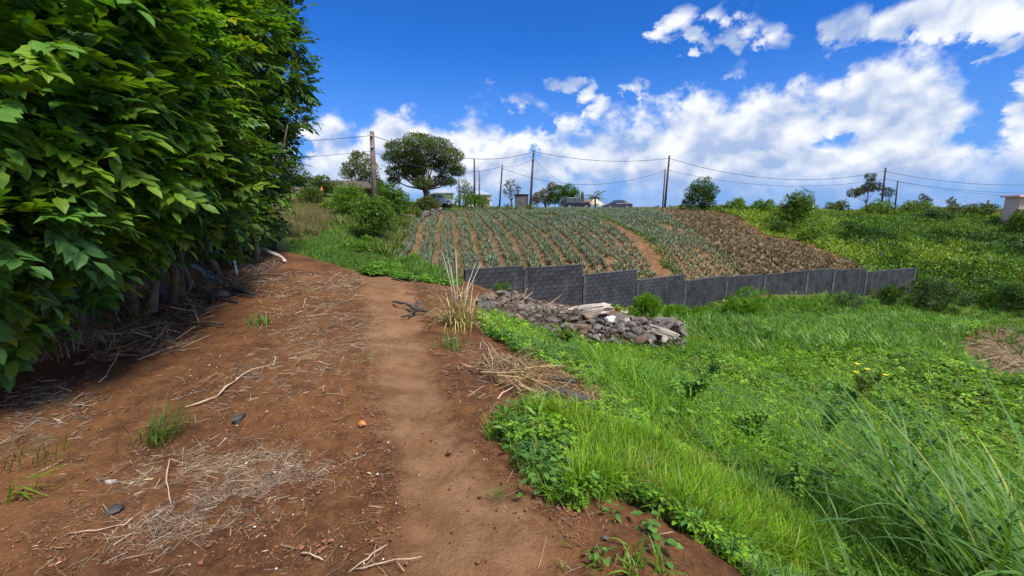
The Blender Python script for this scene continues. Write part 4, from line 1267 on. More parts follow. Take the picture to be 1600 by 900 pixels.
# ------------------------------------------------------------------ the green slope
COVER = [(0.12, 0.26, 0.022), (0.155, 0.30, 0.022), (0.085, 0.20, 0.025), (0.19, 0.34, 0.03)]
near_green = Z_GREEN
SLOPE_NEAR = np.array([q for q in Z_GREEN])
def notscar(x, y): return ~inside(Z_SCAR, x, y)
cnt = 26000
p = sample(Z_GREEN, cnt, 1.75, 0.38, lambda x, y: notscar(x, y) & (np.hypot(x, y) < 30) & (x < y * 1.5 + 1.5) & ((np.hypot(x, y) > 4.5) | (fbm(x, y, 2.2, 3, 68) > .54)))
r_ = np.hypot(p[:, 0], p[:, 1])
s = (0.021 + 0.0049 * r_) * rng.uniform(.7, 1.4, len(p))
hmp = fbm(p[:, 0], p[:, 1], 1.6, 3, 61)
lay = rng.random(len(p)) * (0.03 + 0.16 * hmp)
p[:, 2] += lay
tn = tints(len(p), COVER, .18) * (0.8 + 0.45 * fbm(p[:, 0], p[:, 1], .7, 3, 62))[:, None]
stuff('ground_cover', 'low small-leaved creeping weeds carpeting the green slope', 'ground cover', scatter(P_ros + P_ros_far, p, rot_tilt(len(p), .35), s, tn, rng.integers(0, 5, len(p)) + np.where(r_ > 5.0, 5, 0)), M['grass'])
# upright fine weeds mixed in
p = sample(Z_GREEN, 4200, 1.6, 0.2, lambda x, y: notscar(x, y) & (np.hypot(x, y) < 22) & (x < y * 1.45 + 1) & (fbm(x, y, .9, 3, 64) > .5))
r_ = np.hypot(p[:, 0], p[:, 1]); p[:, 2] += .06
stuff('weeds', 'feathery upright weeds scattered through the creeping cover', 'weeds', scatter(P_ros_thin, p, rot_tilt(len(p), .25), (.05 + .006 * r_) * rng.uniform(.7, 1.5, len(p)), tints(len(p), [(.06, .16, .04), (.05, .13, .03), (.10, .21, .03)], .2)), M['grass'])
# bright upright grass bands along the near edge
BAND1 = poly([(782, 745), (780, 668), (830, 655), (900, 660), (960, 690), (1010, 700), (1090, 745), (1190, 800), (1290, 870), (1230, 899), (1140, 868), (1050, 812), (985, 782), (905, 770), (840, 765)])
p = sample(BAND1, 2500, 1.0, .16, lambda x, y: fbm(x, y, 1.1, 2, 67) > .40)
stuff('tall_grass', 'bright lime upright grass along the top of the bank', 'grass', scatter(P_tuft_near, p, rot_tilt(len(p), .12), np.stack([rng.uniform(.16, .30, len(p))] * 3, 1) * np.array([1, 1, 1.0]), tints(len(p), [(.17, .32, .014), (.13, .27, .014), (.22, .37, .02), (.10, .21, .02), (.30, .29, .11)], .15, [.34, .28, .18, .14, .06])), M['grass'])
BAND2 = poly([(1150, 800), (1200, 740), (1300, 760), (1450, 800), (1500, 897), (1300, 897)])
p = sample(BAND2, 700, 1.0, .2)
stuff('tall_grass', 'mid-green grass between the lime band and the reed clump', 'grass', scatter(P_tuft_near, p, rot_tilt(len(p), .3), rng.uniform(.16, .32, len(p)), tints(len(p), [(.09, .20, .02), (.07, .16, .03)], .18)), M['grass'])
# thin grass everywhere on the near slope
p = sample(Z_GREEN, 8500, 1.7, 0.35, lambda x, y: notscar(x, y) & (np.hypot(x, y) < 16) & (x < y * 1.5 + 1.5))
r_ = np.hypot(p[:, 0], p[:, 1])
stuff('thin_grass', 'thin grass blades standing in the creeping cover', 'grass', scatter(P_tuft, p, rot_tilt(len(p), .3), (.15 + .012 * r_) * rng.uniform(.5, 1.35, len(p)), tints(len(p), [(.12, .26, .02), (.09, .20, .025), (.17, .30, .04), (.22, .24, .08)], .2)), M['grass'])
p = sample(Z_GREEN, 4200, 1.2, 0.3, lambda x, y: notscar(x, y) & (np.hypot(x, y) > 4) & (np.hypot(x, y) < 18) & (x < y * 1.5 + 1.5) & (x > 1.0) & (fbm(x, y, .45, 3, 66) > .40))
r_ = np.hypot(p[:, 0], p[:, 1]); d_ = np.stack([-.7 + rng.normal(0, .5, len(p)), rng.normal(0, .5, len(p)), np.full(len(p), 1.3)], 1)
Rb = rot_from_x(d_, rng.uniform(0, 6, len(p)))
stuff('long_grass', 'soft mounds of bright grass over the middle of the green slope', 'grass', scatter(P_tuft, p, np.stack([Rb[:, :, 2], Rb[:, :, 1], Rb[:, :, 0]], 2), (.22 + .35 * fbm(p[:, 0], p[:, 1], .45, 3, 66)) * rng.uniform(.6, 1.2, len(p)), tints(len(p), [(.14, .30, .025), (.11, .25, .025), (.18, .33, .04)], .16)), M['grass'])
# wind-combed taller grass up to the wall
GFAR = np.array([G(1075, 530)[:2], G(1180, 560)[:2], G(1480, 560)[:2], np.array([34, 20]), np.array([42, 30]), W(1430, 466, 33.5)[:2], W(1345, 466, 31.0)[:2], W(1190, 468, 27.4)[:2], W(1068, 487, 24.2)[:2], G(1010, 500)[:2]])
p = sample(GFAR, 9500, 1.5, .4, notscar)
r_ = np.hypot(p[:, 0], p[:, 1])
hs = fbm(p[:, 0], p[:, 1], .28, 3, 71)
sc = (.26 + .5 * hs) * rng.uniform(.7, 1.25, len(p))
dd = np.stack([-.75 + rng.normal(0, .45, len(p)), rng.normal(0, .45, len(p)), np.ones(len(p)) * 1.3], 1)
Rb = rot_from_x(dd, rng.uniform(0, 6, len(p)))
Rt = np.stack([Rb[:, :, 2], Rb[:, :, 1], Rb[:, :, 0]], 2)
stuff('long_grass', 'long wind-combed grass below the block wall', 'grass', scatter(P_tuft_wide, p, Rt, sc, tints(len(p), [(.10, .23, .03), (.13, .27, .035), (.075, .18, .03), (.17, .29, .09)], .16) * (0.75 + .5 * fbm(p[:, 0], p[:, 1], .5, 3, 73))[:, None]), M['grass'])
# grass mounds along the foot of the wall
for u, v, w_, h_, Y, lab in [(1175, 492, 120, 34, 24.5, 'round mound of long grass against the wall left of its middle'), (1260, 490, 90, 22, 26.5, 'low grass hump in front of the middle wall panels'),
                            (1320, 484, 80, 24, 28, 'silvery grass clump below the last stepped wall panels'), (1455, 478, 80, 40, 31.5, 'silvery-green grass clump at the right end of the wall'), (1390, 470, 50, 18, 30.5, 'small dark bush at the foot of the last wall panel'),
                            (1100, 498, 40, 18, 21, 'leafy tuft against the wall right of the lime bushes')]:
    shrub_px(lab, u, v, w_, h_, Y, (SILV if 'silvery' in lab else DARK if 'dark' in lab else [(.10, .23, .02), (.10, .22, .02)]), 4.5, protos=P_sprig_thin, name='grass_mound' if 'bush' not in lab else 'shrub', cat='grass mound' if 'bush' not in lab else 'shrub', stem=False, mat='grass', k=10)
# lime feathery bushes by the rubble
for u, v, w_, h_, Y, lab in [(1012, 505, 58, 36, 16.5, 'lime feathery bush touching the rubble, largest of the lime group'), (1055, 508, 46, 26, 16.2, 'lime feathery bush in the middle of the lime group'), (1095, 512, 50, 20, 16.0, 'low lime bush at the right end of the lime group')]:
    shrub_px(lab, u, v, w_, h_, Y, [(.12, .27, .015), (.09, .22, .012), (.16, .31, .02)], 3.2, k=12, mat='grass', group='lime bushes by the rubble', protos=P_sprig_thin, up=.7, least=1.05)
# taller weeds standing out of the slope
for u, v, h_, pal, lab in [(1075, 640, 75, GRD, 'dark feathery weed standing on the slope above the round-leaved plant'), (1110, 600, 55, GRD, 'slim upright weed near the middle of the green slope'), (880, 545, 38, YEL, 'yellowish weed at the upper edge of the slope, below the rubble'),
                         (1290, 690, 90, MID, 'bushy weed left of the reed clump'), (1240, 800, 110, GRD, 'dusky leafy weed in front of the lime band'), (1340, 630, 60, YEL, 'weed with yellow flowers at the middle right of the slope'),
                         (1180, 700, 60, GRD, 'grey-green weed above the lime grass'), (1400, 760, 110, MID, 'tall leafy weed at the foot of the reeds'), (1200, 540, 34, GRD, 'dark weed on the upper slope below the wall')]:
    g = on(u, v); m = g[1] / ray(u, v)[1] / F_PX; hh = h_ * m
    pa = Acc(); t = thing('tall_weed', lab, 'weed', g)
    P_, d_ = [], []
    for _ in range(7):
        e = np.array([rng.normal(0, hh * .28), rng.normal(0, hh * .28), hh * rng.uniform(.6, 1.1)])
        tube(pa, [np.zeros(3), e * [.4, .4, .6], e], [.005, .004, .002], 4)
        for q in range(16):
            tt = rng.uniform(.2, 1); P_.append(e * [tt, tt, tt ** .8]); d_.append([rng.normal(), rng.normal(), .4])
    link('stem', pa.mesh('stem', M['twig'], True), t)
    P_, d_ = np.array(P_), np.array(d_)
    stuff('foliage', None, None, scatter(P_ros, P_, rot_from_x(d_), rng.uniform(.03, .06, len(P_)) * (1 + g[1] * .05), tints(len(P_), [(.13, .27, .03), (.10, .23, .03)] if pal is not YEL else YEL, .2)), M['grass'], parent=t)
    if 'flowers' in lab:
        M['yellow'] = plain_mat('yellow_petal', (.75, .62, .03), (.8, .7, .05), 5, .7, 0)
        for _ in range(4):
            fl = Acc()
            q = np.array([rng.normal(0, hh * .5), rng.normal(0, hh * .4), hh * rng.uniform(.8, 1.1)])
            for k in range(5):
                an = k * 2 * pi / 5
                fl.add([q, q + np.array([cos(an - .5), sin(an - .5), .3]) * .035, q + np.array([cos(an), sin(an), .2]) * .055, q + np.array([cos(an + .5), sin(an + .5), .3]) * .035], [(0, 1, 2, 3)])
            link('flower', fl.mesh('flower', M['yellow']), t)
for u, v, lab in [(1040, 672, 'pale round leaf plant, left one of two on the slope'), (1072, 673, 'pale round leaf plant, right one of two on the slope')]:
    g = on(u, v); a = PA()
    for k in range(4):
        lf, ff_ = leaflet(.13, .12, 3, .1, .35, shape=.7); yaw = k * 1.6 + rng.random(); c_, s_ = cos(yaw), sin(yaw)
        a.add(lf @ np.array([[c_, -s_, 0], [s_, c_, 0], [0, 0, 1]]).T + np.array([0, 0, .22 - .03 * k]), ff_, (.17, .30, .04))
        a.add(np.array([(0, 0, -.05), (.004, .004, -.05), (0, 0, .22)]), [(0, 1, 2)], (.1, .2, .03))
    v_, f_, c_ = a.out(); tag(link('leafy_plant', make_mesh('leafy_plant', v_, f_, M['grass'], c_), None, tuple(g)), lab, 'plant')

# dead stalks on the scar at the right edge
litter('dead_brush', 'grey-brown dead brush on the bare scar at the right edge', Z_SCAR, 3500, .55, [(.26, .20, .15), (.17, .12, .09), (.34, .28, .21), (.12, .14, .05)], .35, 1.0, 1.0, tilt=.3, thick=.8, spread=.5)
rock('stone', 'yellow-orange lump on the far slope near the right end of the wall', 'stone', 1447, 478, 12, 'orange_stone', .7)

p = sample(Z_SCAR, 260, 1.0, 1.2, lambda x, y: fbm(x, y, .8, 3, 69) > .5)
stuff('scar_weeds', 'patches of weeds growing over the bare scar at the right edge', 'weeds', scatter(P_tuft_wide, p, rot_tilt(len(p), .4), rng.uniform(.2, .5, len(p)), tints(len(p), [(.10, .20, .03), (.14, .22, .05), (.08, .16, .03)], .2)), M['grass'])
# ------------------------------------------------------------------ reed clump in the right foreground
rb = np.array([3.45, 2.4]); rbz = h1(*rb)
reed = thing('reed_clump', 'large clump of long arching green reed blades at the lower right corner', 'reeds', (rb[0], rb[1], rbz))
def reed_blade(p0, yaw, L, w, e0, droop, col, segs=9):
    P_ = []; x = np.array(p0, float); el_ = e0
    side_ = np.array([-sin(yaw), cos(yaw), 0.0])
    for k in range(segs + 1):
        t_ = k / segs; ww = w * .5 * min(1, .5 + t_ * 3) * (1 - t_ ** 2.2) + .0006
        up_ = np.array([0, 0, 1.0]) * .25 * ww
        P_ += [x - side_ * ww + up_, x.copy(), x + side_ * ww + up_]
        x = x + np.array([cos(yaw) * cos(el_), sin(yaw) * cos(el_), sin(el_)]) * L / segs
        el_ -= droop / segs * (0.5 + t_)
    Fc = []
    for k in range(segs):
        a_ = 3 * k
        Fc += [(a_, a_ + 1, a_ + 4), (a_, a_ + 4, a_ + 3), (a_ + 1, a_ + 2, a_ + 5), (a_ + 1, a_ + 5, a_ + 4)]
    v_ = np.array(P_)
    link('leaf', make_mesh('leaf', v_, np.array(Fc), M['grass'], np.tile(np.array(col), (len(v_), 1)), True), reed)
for k in range(238):
    th = rng.uniform(0, 6.28); rr = .75 * sqrt(rng.random()); p0 = np.array([cos(th) * rr * .9 - .1, sin(th) * rr * 1.5 - .15, 0])
    p0[2] = h1(rb[0] + p0[0], rb[1] + p0[1]) - rbz - .03
    yaw = rng.normal(2.6, .75) if k % 5 else rng.uniform(0, 6.28)
    col = [(.09, .20, .05), (.065, .16, .045), (.12, .23, .05), (.05, .12, .03), (.28, .30, .09)][rng.choice(5, p=[.3, .3, .2, .14, .06])]
    reed_blade(p0, yaw, rng.uniform(1.0, 1.95), rng.uniform(.020, .036), rng.uniform(.95, 1.4), rng.uniform(.5, 1.8), col)
for k in range(60):   # looser outer blades toward the slope
    p0 = np.array([rng.uniform(-1.6, -.3), rng.uniform(-.7, .5), 0]); p0[2] = h1(rb[0] + p0[0], rb[1] + p0[1]) - rbz
    reed_blade(p0, rng.normal(2.9, 1.0), rng.uniform(.45, .95), rng.uniform(.008, .015), rng.uniform(.6, 1.3), rng.uniform(.6, 1.9), [(.10, .21, .04), (.07, .17, .035)][k % 2], 6)
# ------------------------------------------------------------------ block wall
PXP = [(730, 18.05), (820, 19.25), (911, 20.6), (993, 22.4), (1067, 24.5), (1131, 26.6), (1190, 28.2), (1255, 29.4), (1296, 30.3), (1346, 31.5), (1420, 33.6)]
TOPS = [((732, 419), (818, 418)), ((822, 419), (909, 414)), ((915, 427), (991, 424)), ((995, 436), (1064, 432)), ((1070, 437), (1130, 433)), ((1132, 433), (1189, 429.5)),
        ((1191, 429.5), (1254, 423)), ((1256, 423), (1293, 419.5)), ((1297, 422), (1345, 420)), ((1349, 427), (1418, 417.5))]
nodes = [np.array([W(u, 470, Y)[0], Y]) for u, Y in PXP]
base_of_wall = nodes[5]
wall = thing('block_wall', 'stepped dark grey concrete block wall between green slope and crop field', 'wall', (nodes[0][0], nodes[0][1], h1(*nodes[0])))
WO = np.array(wall.location)
block_me = {}
nblk = 0
rest = Acc()
for k, (A, Bn) in enumerate(zip(nodes[:-1], nodes[1:])):
    Lw_ = np.linalg.norm(Bn - A); dr = (Bn - A) / Lw_; yaw = atan2(dr[1], dr[0])
    YA = lambda u: A[1] + (Bn[1] - A[1]) * (u - PXP[k][0]) / (PXP[k + 1][0] - PXP[k][0])
    zt = [W(u, v, YA(u))[2] for u, v in TOPS[k]]
    zt = zt if k in (5, 6, 7) else [np.mean(zt)] * 2         # three panels follow the slope
    zb = min(h1(*(A + dr * Lw_ * q - np.array([0, .3]))) for q in (0, .5, 1)) - .35
    nrm = np.array([dr[1], -dr[0]])
    # recessed mortar core
    a = Acc(); c = (A + Bn) / 2
    hh = min(zt) - zb
    P_ = []
    x0, x1 = A + dr * .10, Bn - dr * .10
    for off_ in (-.055, .055):
        for pnt, z_ in ((x0, zb), (x1, zb), (x1, zt[1] - .012), (x0, zt[0] - .012)):
            q = pnt + nrm * off_; P_.append((q[0] - WO[0], q[1] - WO[1], z_ - WO[2]))
    a.add(P_, [(0, 1, 2, 3), (7, 6, 5, 4), (0, 4, 5, 1), (1, 5, 6, 2), (2, 6, 7, 3), (3, 7, 4, 0)])
    link('mortar', a.mesh('mortar', M['mortar']), wall)
    # courses of blocks, running bond
    ncour = int((max(zt) - zb) / .2) + 1
    ln = Lw_ - .20
    for r_i in range(ncour):
        tz = 0.0
        sx = -.2 if r_i % 2 else 0.0
        x = sx
        while x < ln - .02:
            a0, a1 = max(x, 0), min(x + .4, ln)
            x += .4
            if a1 - a0 < .06: continue
            xc = .10 + (a0 + a1) / 2
            ztop = zt[0] + (zt[1] - zt[0]) * xc / Lw_
            zc = ztop - .1 - .2 * r_i
            if zc < zb: continue
            key = round(a1 - a0, 2)
            pos_ = A + dr * xc
            if nblk < 300:
                if key not in block_me:
                    ab = Acc(); box(ab, (0, 0, 0), (a1 - a0 - .014, .145, .186)); block_me[key] = ab.mesh('block', M['block'])
                o = link('block', block_me[key], wall, (pos_[0] - WO[0], pos_[1] - WO[1] + rng.normal(0, .002), zc - WO[2]))
                o.rotation_euler = (0, 0, yaw); nblk += 1
            else:
                g_ = .85 + .3 * rng.random()
                box(rest, (pos_[0] - WO[0], pos_[1] - WO[1] + rng.normal(0, .002), zc - WO[2]), (a1 - a0 - .014, .145, .186), yaw, (g_, g_, g_))
    # thin render cap
    a = Acc(); cc_ = (A + Bn) / 2
    P_ = []
    for off_ in (-.085, .085):
        for pnt, z_ in ((x0, zt[0] - .004), (x1, zt[1] - .004), (x1, zt[1] + .028), (x0, zt[0] + .028)):
            q = pnt + nrm * off_; P_.append((q[0] - WO[0], q[1] - WO[1], z_ - WO[2]))
    a.add(P_, [(0, 1, 2, 3), (7, 6, 5, 4), (0, 4, 5, 1), (1, 5, 6, 2), (2, 6, 7, 3), (3, 7, 4, 0)])
    link('coping', a.mesh('coping', M['concrete']), wall)
    # post at the left node of each panel
    hpost = (min(zt[0], prev_z) if k and k not in (6, 7, 8) else zt[0]) - .02
    if k == 0: hpost = zt[0]
    a = Acc(); box(a, (0, 0, (hpost + zb) / 2 - .1), (.19, .22, hpost - zb + .2))
    o = link('post', a.mesh('post', M['concrete']), wall, (A[0] - WO[0], A[1] - WO[1], -WO[2])); o.rotation_euler = (0, 0, yaw)
    prev_z = zt[1]
a = Acc(); box(a, (0, 0, (prev_z + zb) / 2), (.19, .22, prev_z - zb)); o = link('post', a.mesh('post', M['concrete']), wall, (nodes[-1][0] - WO[0], nodes[-1][1] - WO[1], -WO[2])); o.rotation_euler = (0, 0, yaw)
link('block_courses', rest.mesh('block_courses', M['block']), wall)['kind'] = 'stuff'

# ------------------------------------------------------------------ rubble heap
Z_RUB = np.vstack([poly([(748, 478), (760, 466)]), [W(820, 466, 17.8)[:2], W(905, 480, 19.4)[:2], W(985, 487, 19.6)[:2]], poly([(1020, 500), (1072, 522), (1070, 550), (1010, 548), (900, 538), (830, 515), (765, 492)])])
rc = G(930, 515)
def mound(x, y):
    q = ((x - rc[0]) * .8 + (y - rc[1]) * .3) / 2.6; w_ = ((y - rc[1]) * .8 - (x - rc[0]) * .3) / 3.2
    return .28 * np.exp(-(q * q + w_ * w_))
p = sample(Z_RUB, 4000, .6, .15)
p[:, 2] += mound(p[:, 0], p[:, 1]) * rng.random(len(p))
s = rng.lognormal(0, .45, len(p)).clip(.4, 2.6) * .048
stuff('rubble', 'small broken stone filling the heap by the wall', 'rubble', scatter(P_peb, p, rot_tilt(len(p), .8), np.stack([s, s * .8, s * .8], 1), tints(len(p), [(1, 1, 1)], .01)), M['stone'])
stone_me = {}
for mt in ('stone', 'brown_stone', 'pale_stone'):
    for q in range(6):
        v_, f_, _ = ico(2, np.random.default_rng(q * 11 + len(mt)), .18, .8)
        stone_me[mt, q] = make_mesh('stone', v_, f_, M[mat_ if False else mt], None, False)
p = sample(Z_RUB, 520, .3, .05)
sz = np.sort(rng.lognormal(0, .42, len(p)).clip(.5, 2.0))[::-1] * .12
order = np.argsort(-(p[:, 0] * .5 + rng.random(len(p)) * 6 - p[:, 1] * .1))
p = p[order]
placed = []
for q_, s_ in zip(p, sz):
    if any((q_[0] - b_[0]) ** 2 + (q_[1] - b_[1]) ** 2 < ((s_ + b_[3]) * .62) ** 2 for b_ in placed): continue
    placed.append((q_[0], q_[1], q_[2], s_))
labs = {'stone': 'dark grey broken stone in the rubble heap by the wall', 'brown_stone': 'reddish-brown stone in the rubble heap by the wall', 'pale_stone': 'pale stone in the rubble heap by the wall'}
for q_ in placed:
    mt = rng.choice(['stone', 'brown_stone', 'pale_stone'], p=[.74, .13, .13])
    s_ = q_[3] * (.6 if mt == 'pale_stone' else 1)
    o = link('stone', stone_me[mt, int(rng.integers(0, 6))], None, (q_[0], q_[1], q_[2] + float(mound(q_[0], q_[1])) * .9 + s_ * .3))
    o.scale = (s_, s_ * rng.uniform(.65, 1), s_ * rng.uniform(.6, .9)); o.rotation_euler = (rng.normal(0, .4), rng.normal(0, .4), rng.uniform(0, 6.28))
    uu_ = in_view(np.array([[q_[0], q_[1], q_[2]]]))[1][0]
    zone_ = 'left end' if uu_ < 830 else 'left half' if uu_ < 900 else 'middle' if uu_ < 960 else 'right half' if uu_ < 1020 else 'right tip'
    size_ = 'small' if s_ < .10 else 'medium' if s_ < .15 else 'large'
    kind_ = {'stone': 'dark grey broken stone', 'brown_stone': 'reddish-brown stone', 'pale_stone': 'pale stone'}[mt]
    lab_ = f'{size_} {kind_} in the {zone_} of the rubble heap by the wall'
    tag(o, lab_, 'stone', lab_.replace('stone in', 'stones in', 1))


def on_rub(u, v, dz=0.0):
    g_ = G(u, v + 6); return np.array([g_[0], g_[1], h1(g_[0], g_[1]) + float(mound(g_[0], g_[1])) + dz])


def big_block(label, u, v, wpx, hpx, mat, seed, rz=0.0, flat=1.0, dz=.12, tilt=0.0):
    g_ = on_rub(u, v, dz); m_ = g_[1] / ray(u, v)[1] / F_PX
    v_, f_, _ = ico(3, np.random.default_rng(seed), .12, 1.0)
    v_ = np.sign(v_) * np.abs(v_) ** .45 * (1 + .10 * rng.normal(0, 1, (len(v_), 1)))
    o = link('slab', make_mesh('slab', v_ * np.array([wpx * m_ / 2, wpx * m_ / 4 * flat, hpx * m_ / 2]), f_, M[mat]), None, tuple(g_))
    o.rotation_euler = (0, tilt, rz); tag(o, label, 'stone slab')


big_block('long pale concrete slab lying across the top of the rubble heap', 922, 499, 70, 15, 'pale_stone', 4, .15, .6, .18, -.10)
big_block('long tan slab fragment at the lower right of the rubble heap', 1035, 535, 56, 11, 'pale_stone', 8, -.1, .5, .2, .30)
big_block('rounded dark boulder near the right end of the rubble heap', 1036, 520, 46, 26, 'stone', 12, .3, 1.0, .2)
big_block('dark boulder at the far right tip of the rubble heap', 1060, 523, 24, 24, 'stone', 15, .8, 1.2, .15)
big_block('brown rounded boulder at the front left of the white sack', 907, 526, 24, 18, 'brown_stone', 17, .8, 1.4, .1)
# crumpled white sack
g = on_rub(950, 521, .22); m_ = g[1] / ray(950, 521)[1] / F_PX
v_, f_, _ = ico(3, np.random.default_rng(31), .16, 1.0)
v_ = v_ * np.array([10 * m_, 7 * m_, 9 * m_]) + rng.normal(0, .012, v_.shape) + np.sin(v_[:, [1]] * 9 + v_[:, [2]] * 7) * .012
tag(link('sack', make_mesh('sack', v_, f_, M['white_plastic'], None, True), None, tuple(g)), 'crumpled white sack lying in front of the rubble heap', 'sack')
# small white metal rack
g = on_rub(973, 487, .15); a = Acc()
for x_ in (-.12, .12): tube(a, [(x_, 0, -.12), (x_ + .05, 0, .18)], .018, 5)
tube(a, [(-.12, 0, .02), (.16, 0, .04)], .016, 5); tube(a, [(.14, 0, .0), (.30, .02, .05)], .014, 5)
tag(link('metal_frame', a.mesh('metal_frame', M['white_plastic']), None, tuple(g)), 'small white metal frame leaning on the stones before the block wall', 'metal frame').rotation_euler = (0.2, 0.2, .3)
litter('dead_branches', 'dark dead branches tangled over the left part of the rubble heap', poly([(765, 478), (800, 470), (905, 492), (900, 512), (860, 512), (780, 495)]), 550, .5, [(.10, .075, .06), (.17, .13, .11), (.28, .21, .16), (.06, .045, .04)], .12, 1.0, .3, tilt=.4, mound=(rc, .3, 3.0))
shrub_px('lime weed growing in front of the rubble heap', 850, 520, 20, 24, 12.0, LIME, 4, k=4, mat='grass', name='leafy_plant', cat='plant')
shrub_px('small green plant among the rubble beside the pale slab', 940, 505, 16, 8, 16.5, MID, 3, k=3, name='leafy_plant', cat='plant', stem=False)
shrub_px('dark green plant against the first wall panel', 785, 466, 34, 26, 17.2, DARK + MID, 3.5, k=6, name='leafy_plant', cat='plant')

# ------------------------------------------------------------------ pineapple rows
def pine(r, n, segs, wd=.05):
    a_ = PA()
    for k in range(n):
        ln_ = r.uniform(.35, 1.5)
        v_, f_ = blade(r, r.uniform(.26, .46), wd, ln_ * .75, segs, k * 2.4 + r.uniform(-.3, .3), (0, 0), 1.1)
        t_ = r.uniform(.75, 1.25); a_.add(v_, f_, (t_, t_, t_))
    return a_.out()


P_pine = [pine(R7, 16, 3) for _ in range(4)]
P_pine_lo = [pine(R7, 7, 2, .062) for _ in range(5)]
n0, n1 = (Z_FIELD @ ROW_N).min(), (Z_FIELD @ ROW_N).max(); s0, s1 = (Z_FIELD @ ROW_DIR).min(), (Z_FIELD @ ROW_DIR).max()
rows = []
pitch = 1.25
for k in np.arange(math.floor(n0 / pitch), math.ceil(n1 / pitch) + 1):
    for off_ in (-.30, .02, .32):
        s_ = np.arange(s0, s1, .21) + rng.uniform(0, .4)
        jit = rng.normal(0, .04, (len(s_), 2))
        q = (k * pitch + off_ + jit[:, 0])[:, None] * ROW_N[None] + (s_ + jit[:, 1])[:, None] * ROW_DIR[None]
        rows.append(q)
q = np.vstack(rows)
wob = (fbm(q[:, 0], q[:, 1], .12, 2, 81) - .5)[:, None] * .5 * ROW_N[None]
q = q + wob
gapd = np.zeros(len(q), bool) | inside(Z_GAP, q[:, 0], q[:, 1])
left_thin = (fbm(q[:, 0], q[:, 1], .35, 3, 83) < .22)
ok = soft_inside(Z_FIELD, q[:, 0], q[:, 1], .25, .5, 85) & ~gapd & ~left_thin & (rng.random(len(q)) > .07)
wall_d = np.array([((q - A) @ np.array([-(Bn - A)[1], (Bn - A)[0]])) / np.linalg.norm(Bn - A) for A, Bn in [(nodes[0], nodes[5])]])[0]
ok &= wall_d > .5
q = q[ok]
q = np.column_stack([q, H(q[:, 0], q[:, 1])])
vis, uu, vv, fw = in_view(q, 0)
seen = vis & (vv < np.interp(uu, [730, 910, 912, 993, 995, 1067, 1131, 1290, 1420], [418, 414, 427, 424, 436, 432, 432, 420, 417]) - 1)
order = np.argsort(np.where(seen, fw, 999))
near_ix = order[:300]; far_ix = order[300:]
PT = [(.115, .17, .115), (.095, .145, .095), (.15, .20, .145), (.11, .15, .08)]
pm = []
NUMW = 'outermost first second third fourth fifth sixth seventh eighth ninth tenth eleventh twelfth thirteenth fourteenth fifteenth sixteenth seventeenth eighteenth nineteenth twentieth'.split()
for k in range(8):
    v_, f_, c_ = P_pine[k % 4]; pm.append(make_mesh('pineapple_plant', v_, f_, M['pineapple'], c_ * np.array(PT[k % 4])[None]))
for i_ in near_ix:
    o = link('pineapple_plant', pm[int(rng.integers(0, 8))], None, tuple(q[i_]))
    s_ = float(rng.uniform(.9, 1.3)); o.scale = (s_, s_, s_); o.rotation_euler = (0, 0, float(rng.uniform(0, 6.28)))
    zi_ = int(np.searchsorted([820, 911, 993, 1067, 1131], uu[i_]))
    zn_ = ['first', 'second', 'third', 'fourth', 'fifth', 'sixth'][zi_]
    bi_ = int(round((q[i_][:2] @ ROW_N) / pitch) - math.floor(n0 / pitch))
    bn_ = NUMW[min(max(bi_, 0), len(NUMW) - 1)]
    tag(o, f'grey-green pineapple plant in the {bn_} strip from left, behind the {zn_} wall panel', 'pineapple plant', f'pineapple plants of the {bn_} strip behind the {zn_} wall panel')
fx_ = q[far_ix]
tn = tints(len(fx_), PT, .15) * (0.8 + .4 * fbm(fx_[:, 0], fx_[:, 1], .25, 3, 87))[:, None]
stuff('pineapple_rows', 'rows of blue-green pineapple plants climbing the hill field', 'pineapple rows', scatter(P_pine_lo, fx_, rot_tilt(len(fx_), .08), rng.uniform(.8, 1.2, len(fx_)), tn), M['pineapple'])
print('pineapples', len(q))
# weeds between rows
p = sample(Z_FIELD, 2600, 1.2, .2, lambda x, y: fbm(x, y, .3, 3, 89) > .5)
stuff('field_weeds', 'green weeds between the pineapple rows', 'weeds', scatter(P_tuft_wide, p, rot_tilt(len(p), .2), rng.uniform(.15, .32, len(p)), tints(len(p), [(.08, .15, .03), (.12, .14, .05), (.10, .17, .03)], .2)), M['grass'])
p = sample(np.array([gapA + [.2, 0], gapA + [1.0, 0], gapB + [2.0, 0], gapB + [.5, 0]]), 700, 1.0, .3)
stuff('field_weeds', 'green weeds along the bare gap in the crop', 'weeds', scatter(P_tuft_wide, p, rot_tilt(len(p), .3), rng.uniform(.2, .45, len(p)), tints(len(p), [(.09, .17, .03), (.13, .2, .03)], .2)), M['grass'])
# cleared rows: withered pineapple plants
p = sample(Z_DEAD, 10500, 1.0, .3)
rowp = np.cos((p[:, :2] @ ROW_N) / pitch * 2 * pi) > -.6
p = p[rowp]
DEADC = [(.24, .185, .125), (.17, .13, .085), (.33, .27, .19), (.11, .08, .05), (.16, .15, .07)]
stuff('withered_rows', 'brown withered pineapple rows on the cleared right part of the field', 'withered plants', scatter(P_pine_lo, p, rot_tilt(len(p), .8), rng.uniform(.7, 1.35, len(p)), tints(len(p), DEADC, .22)), M['dry'])

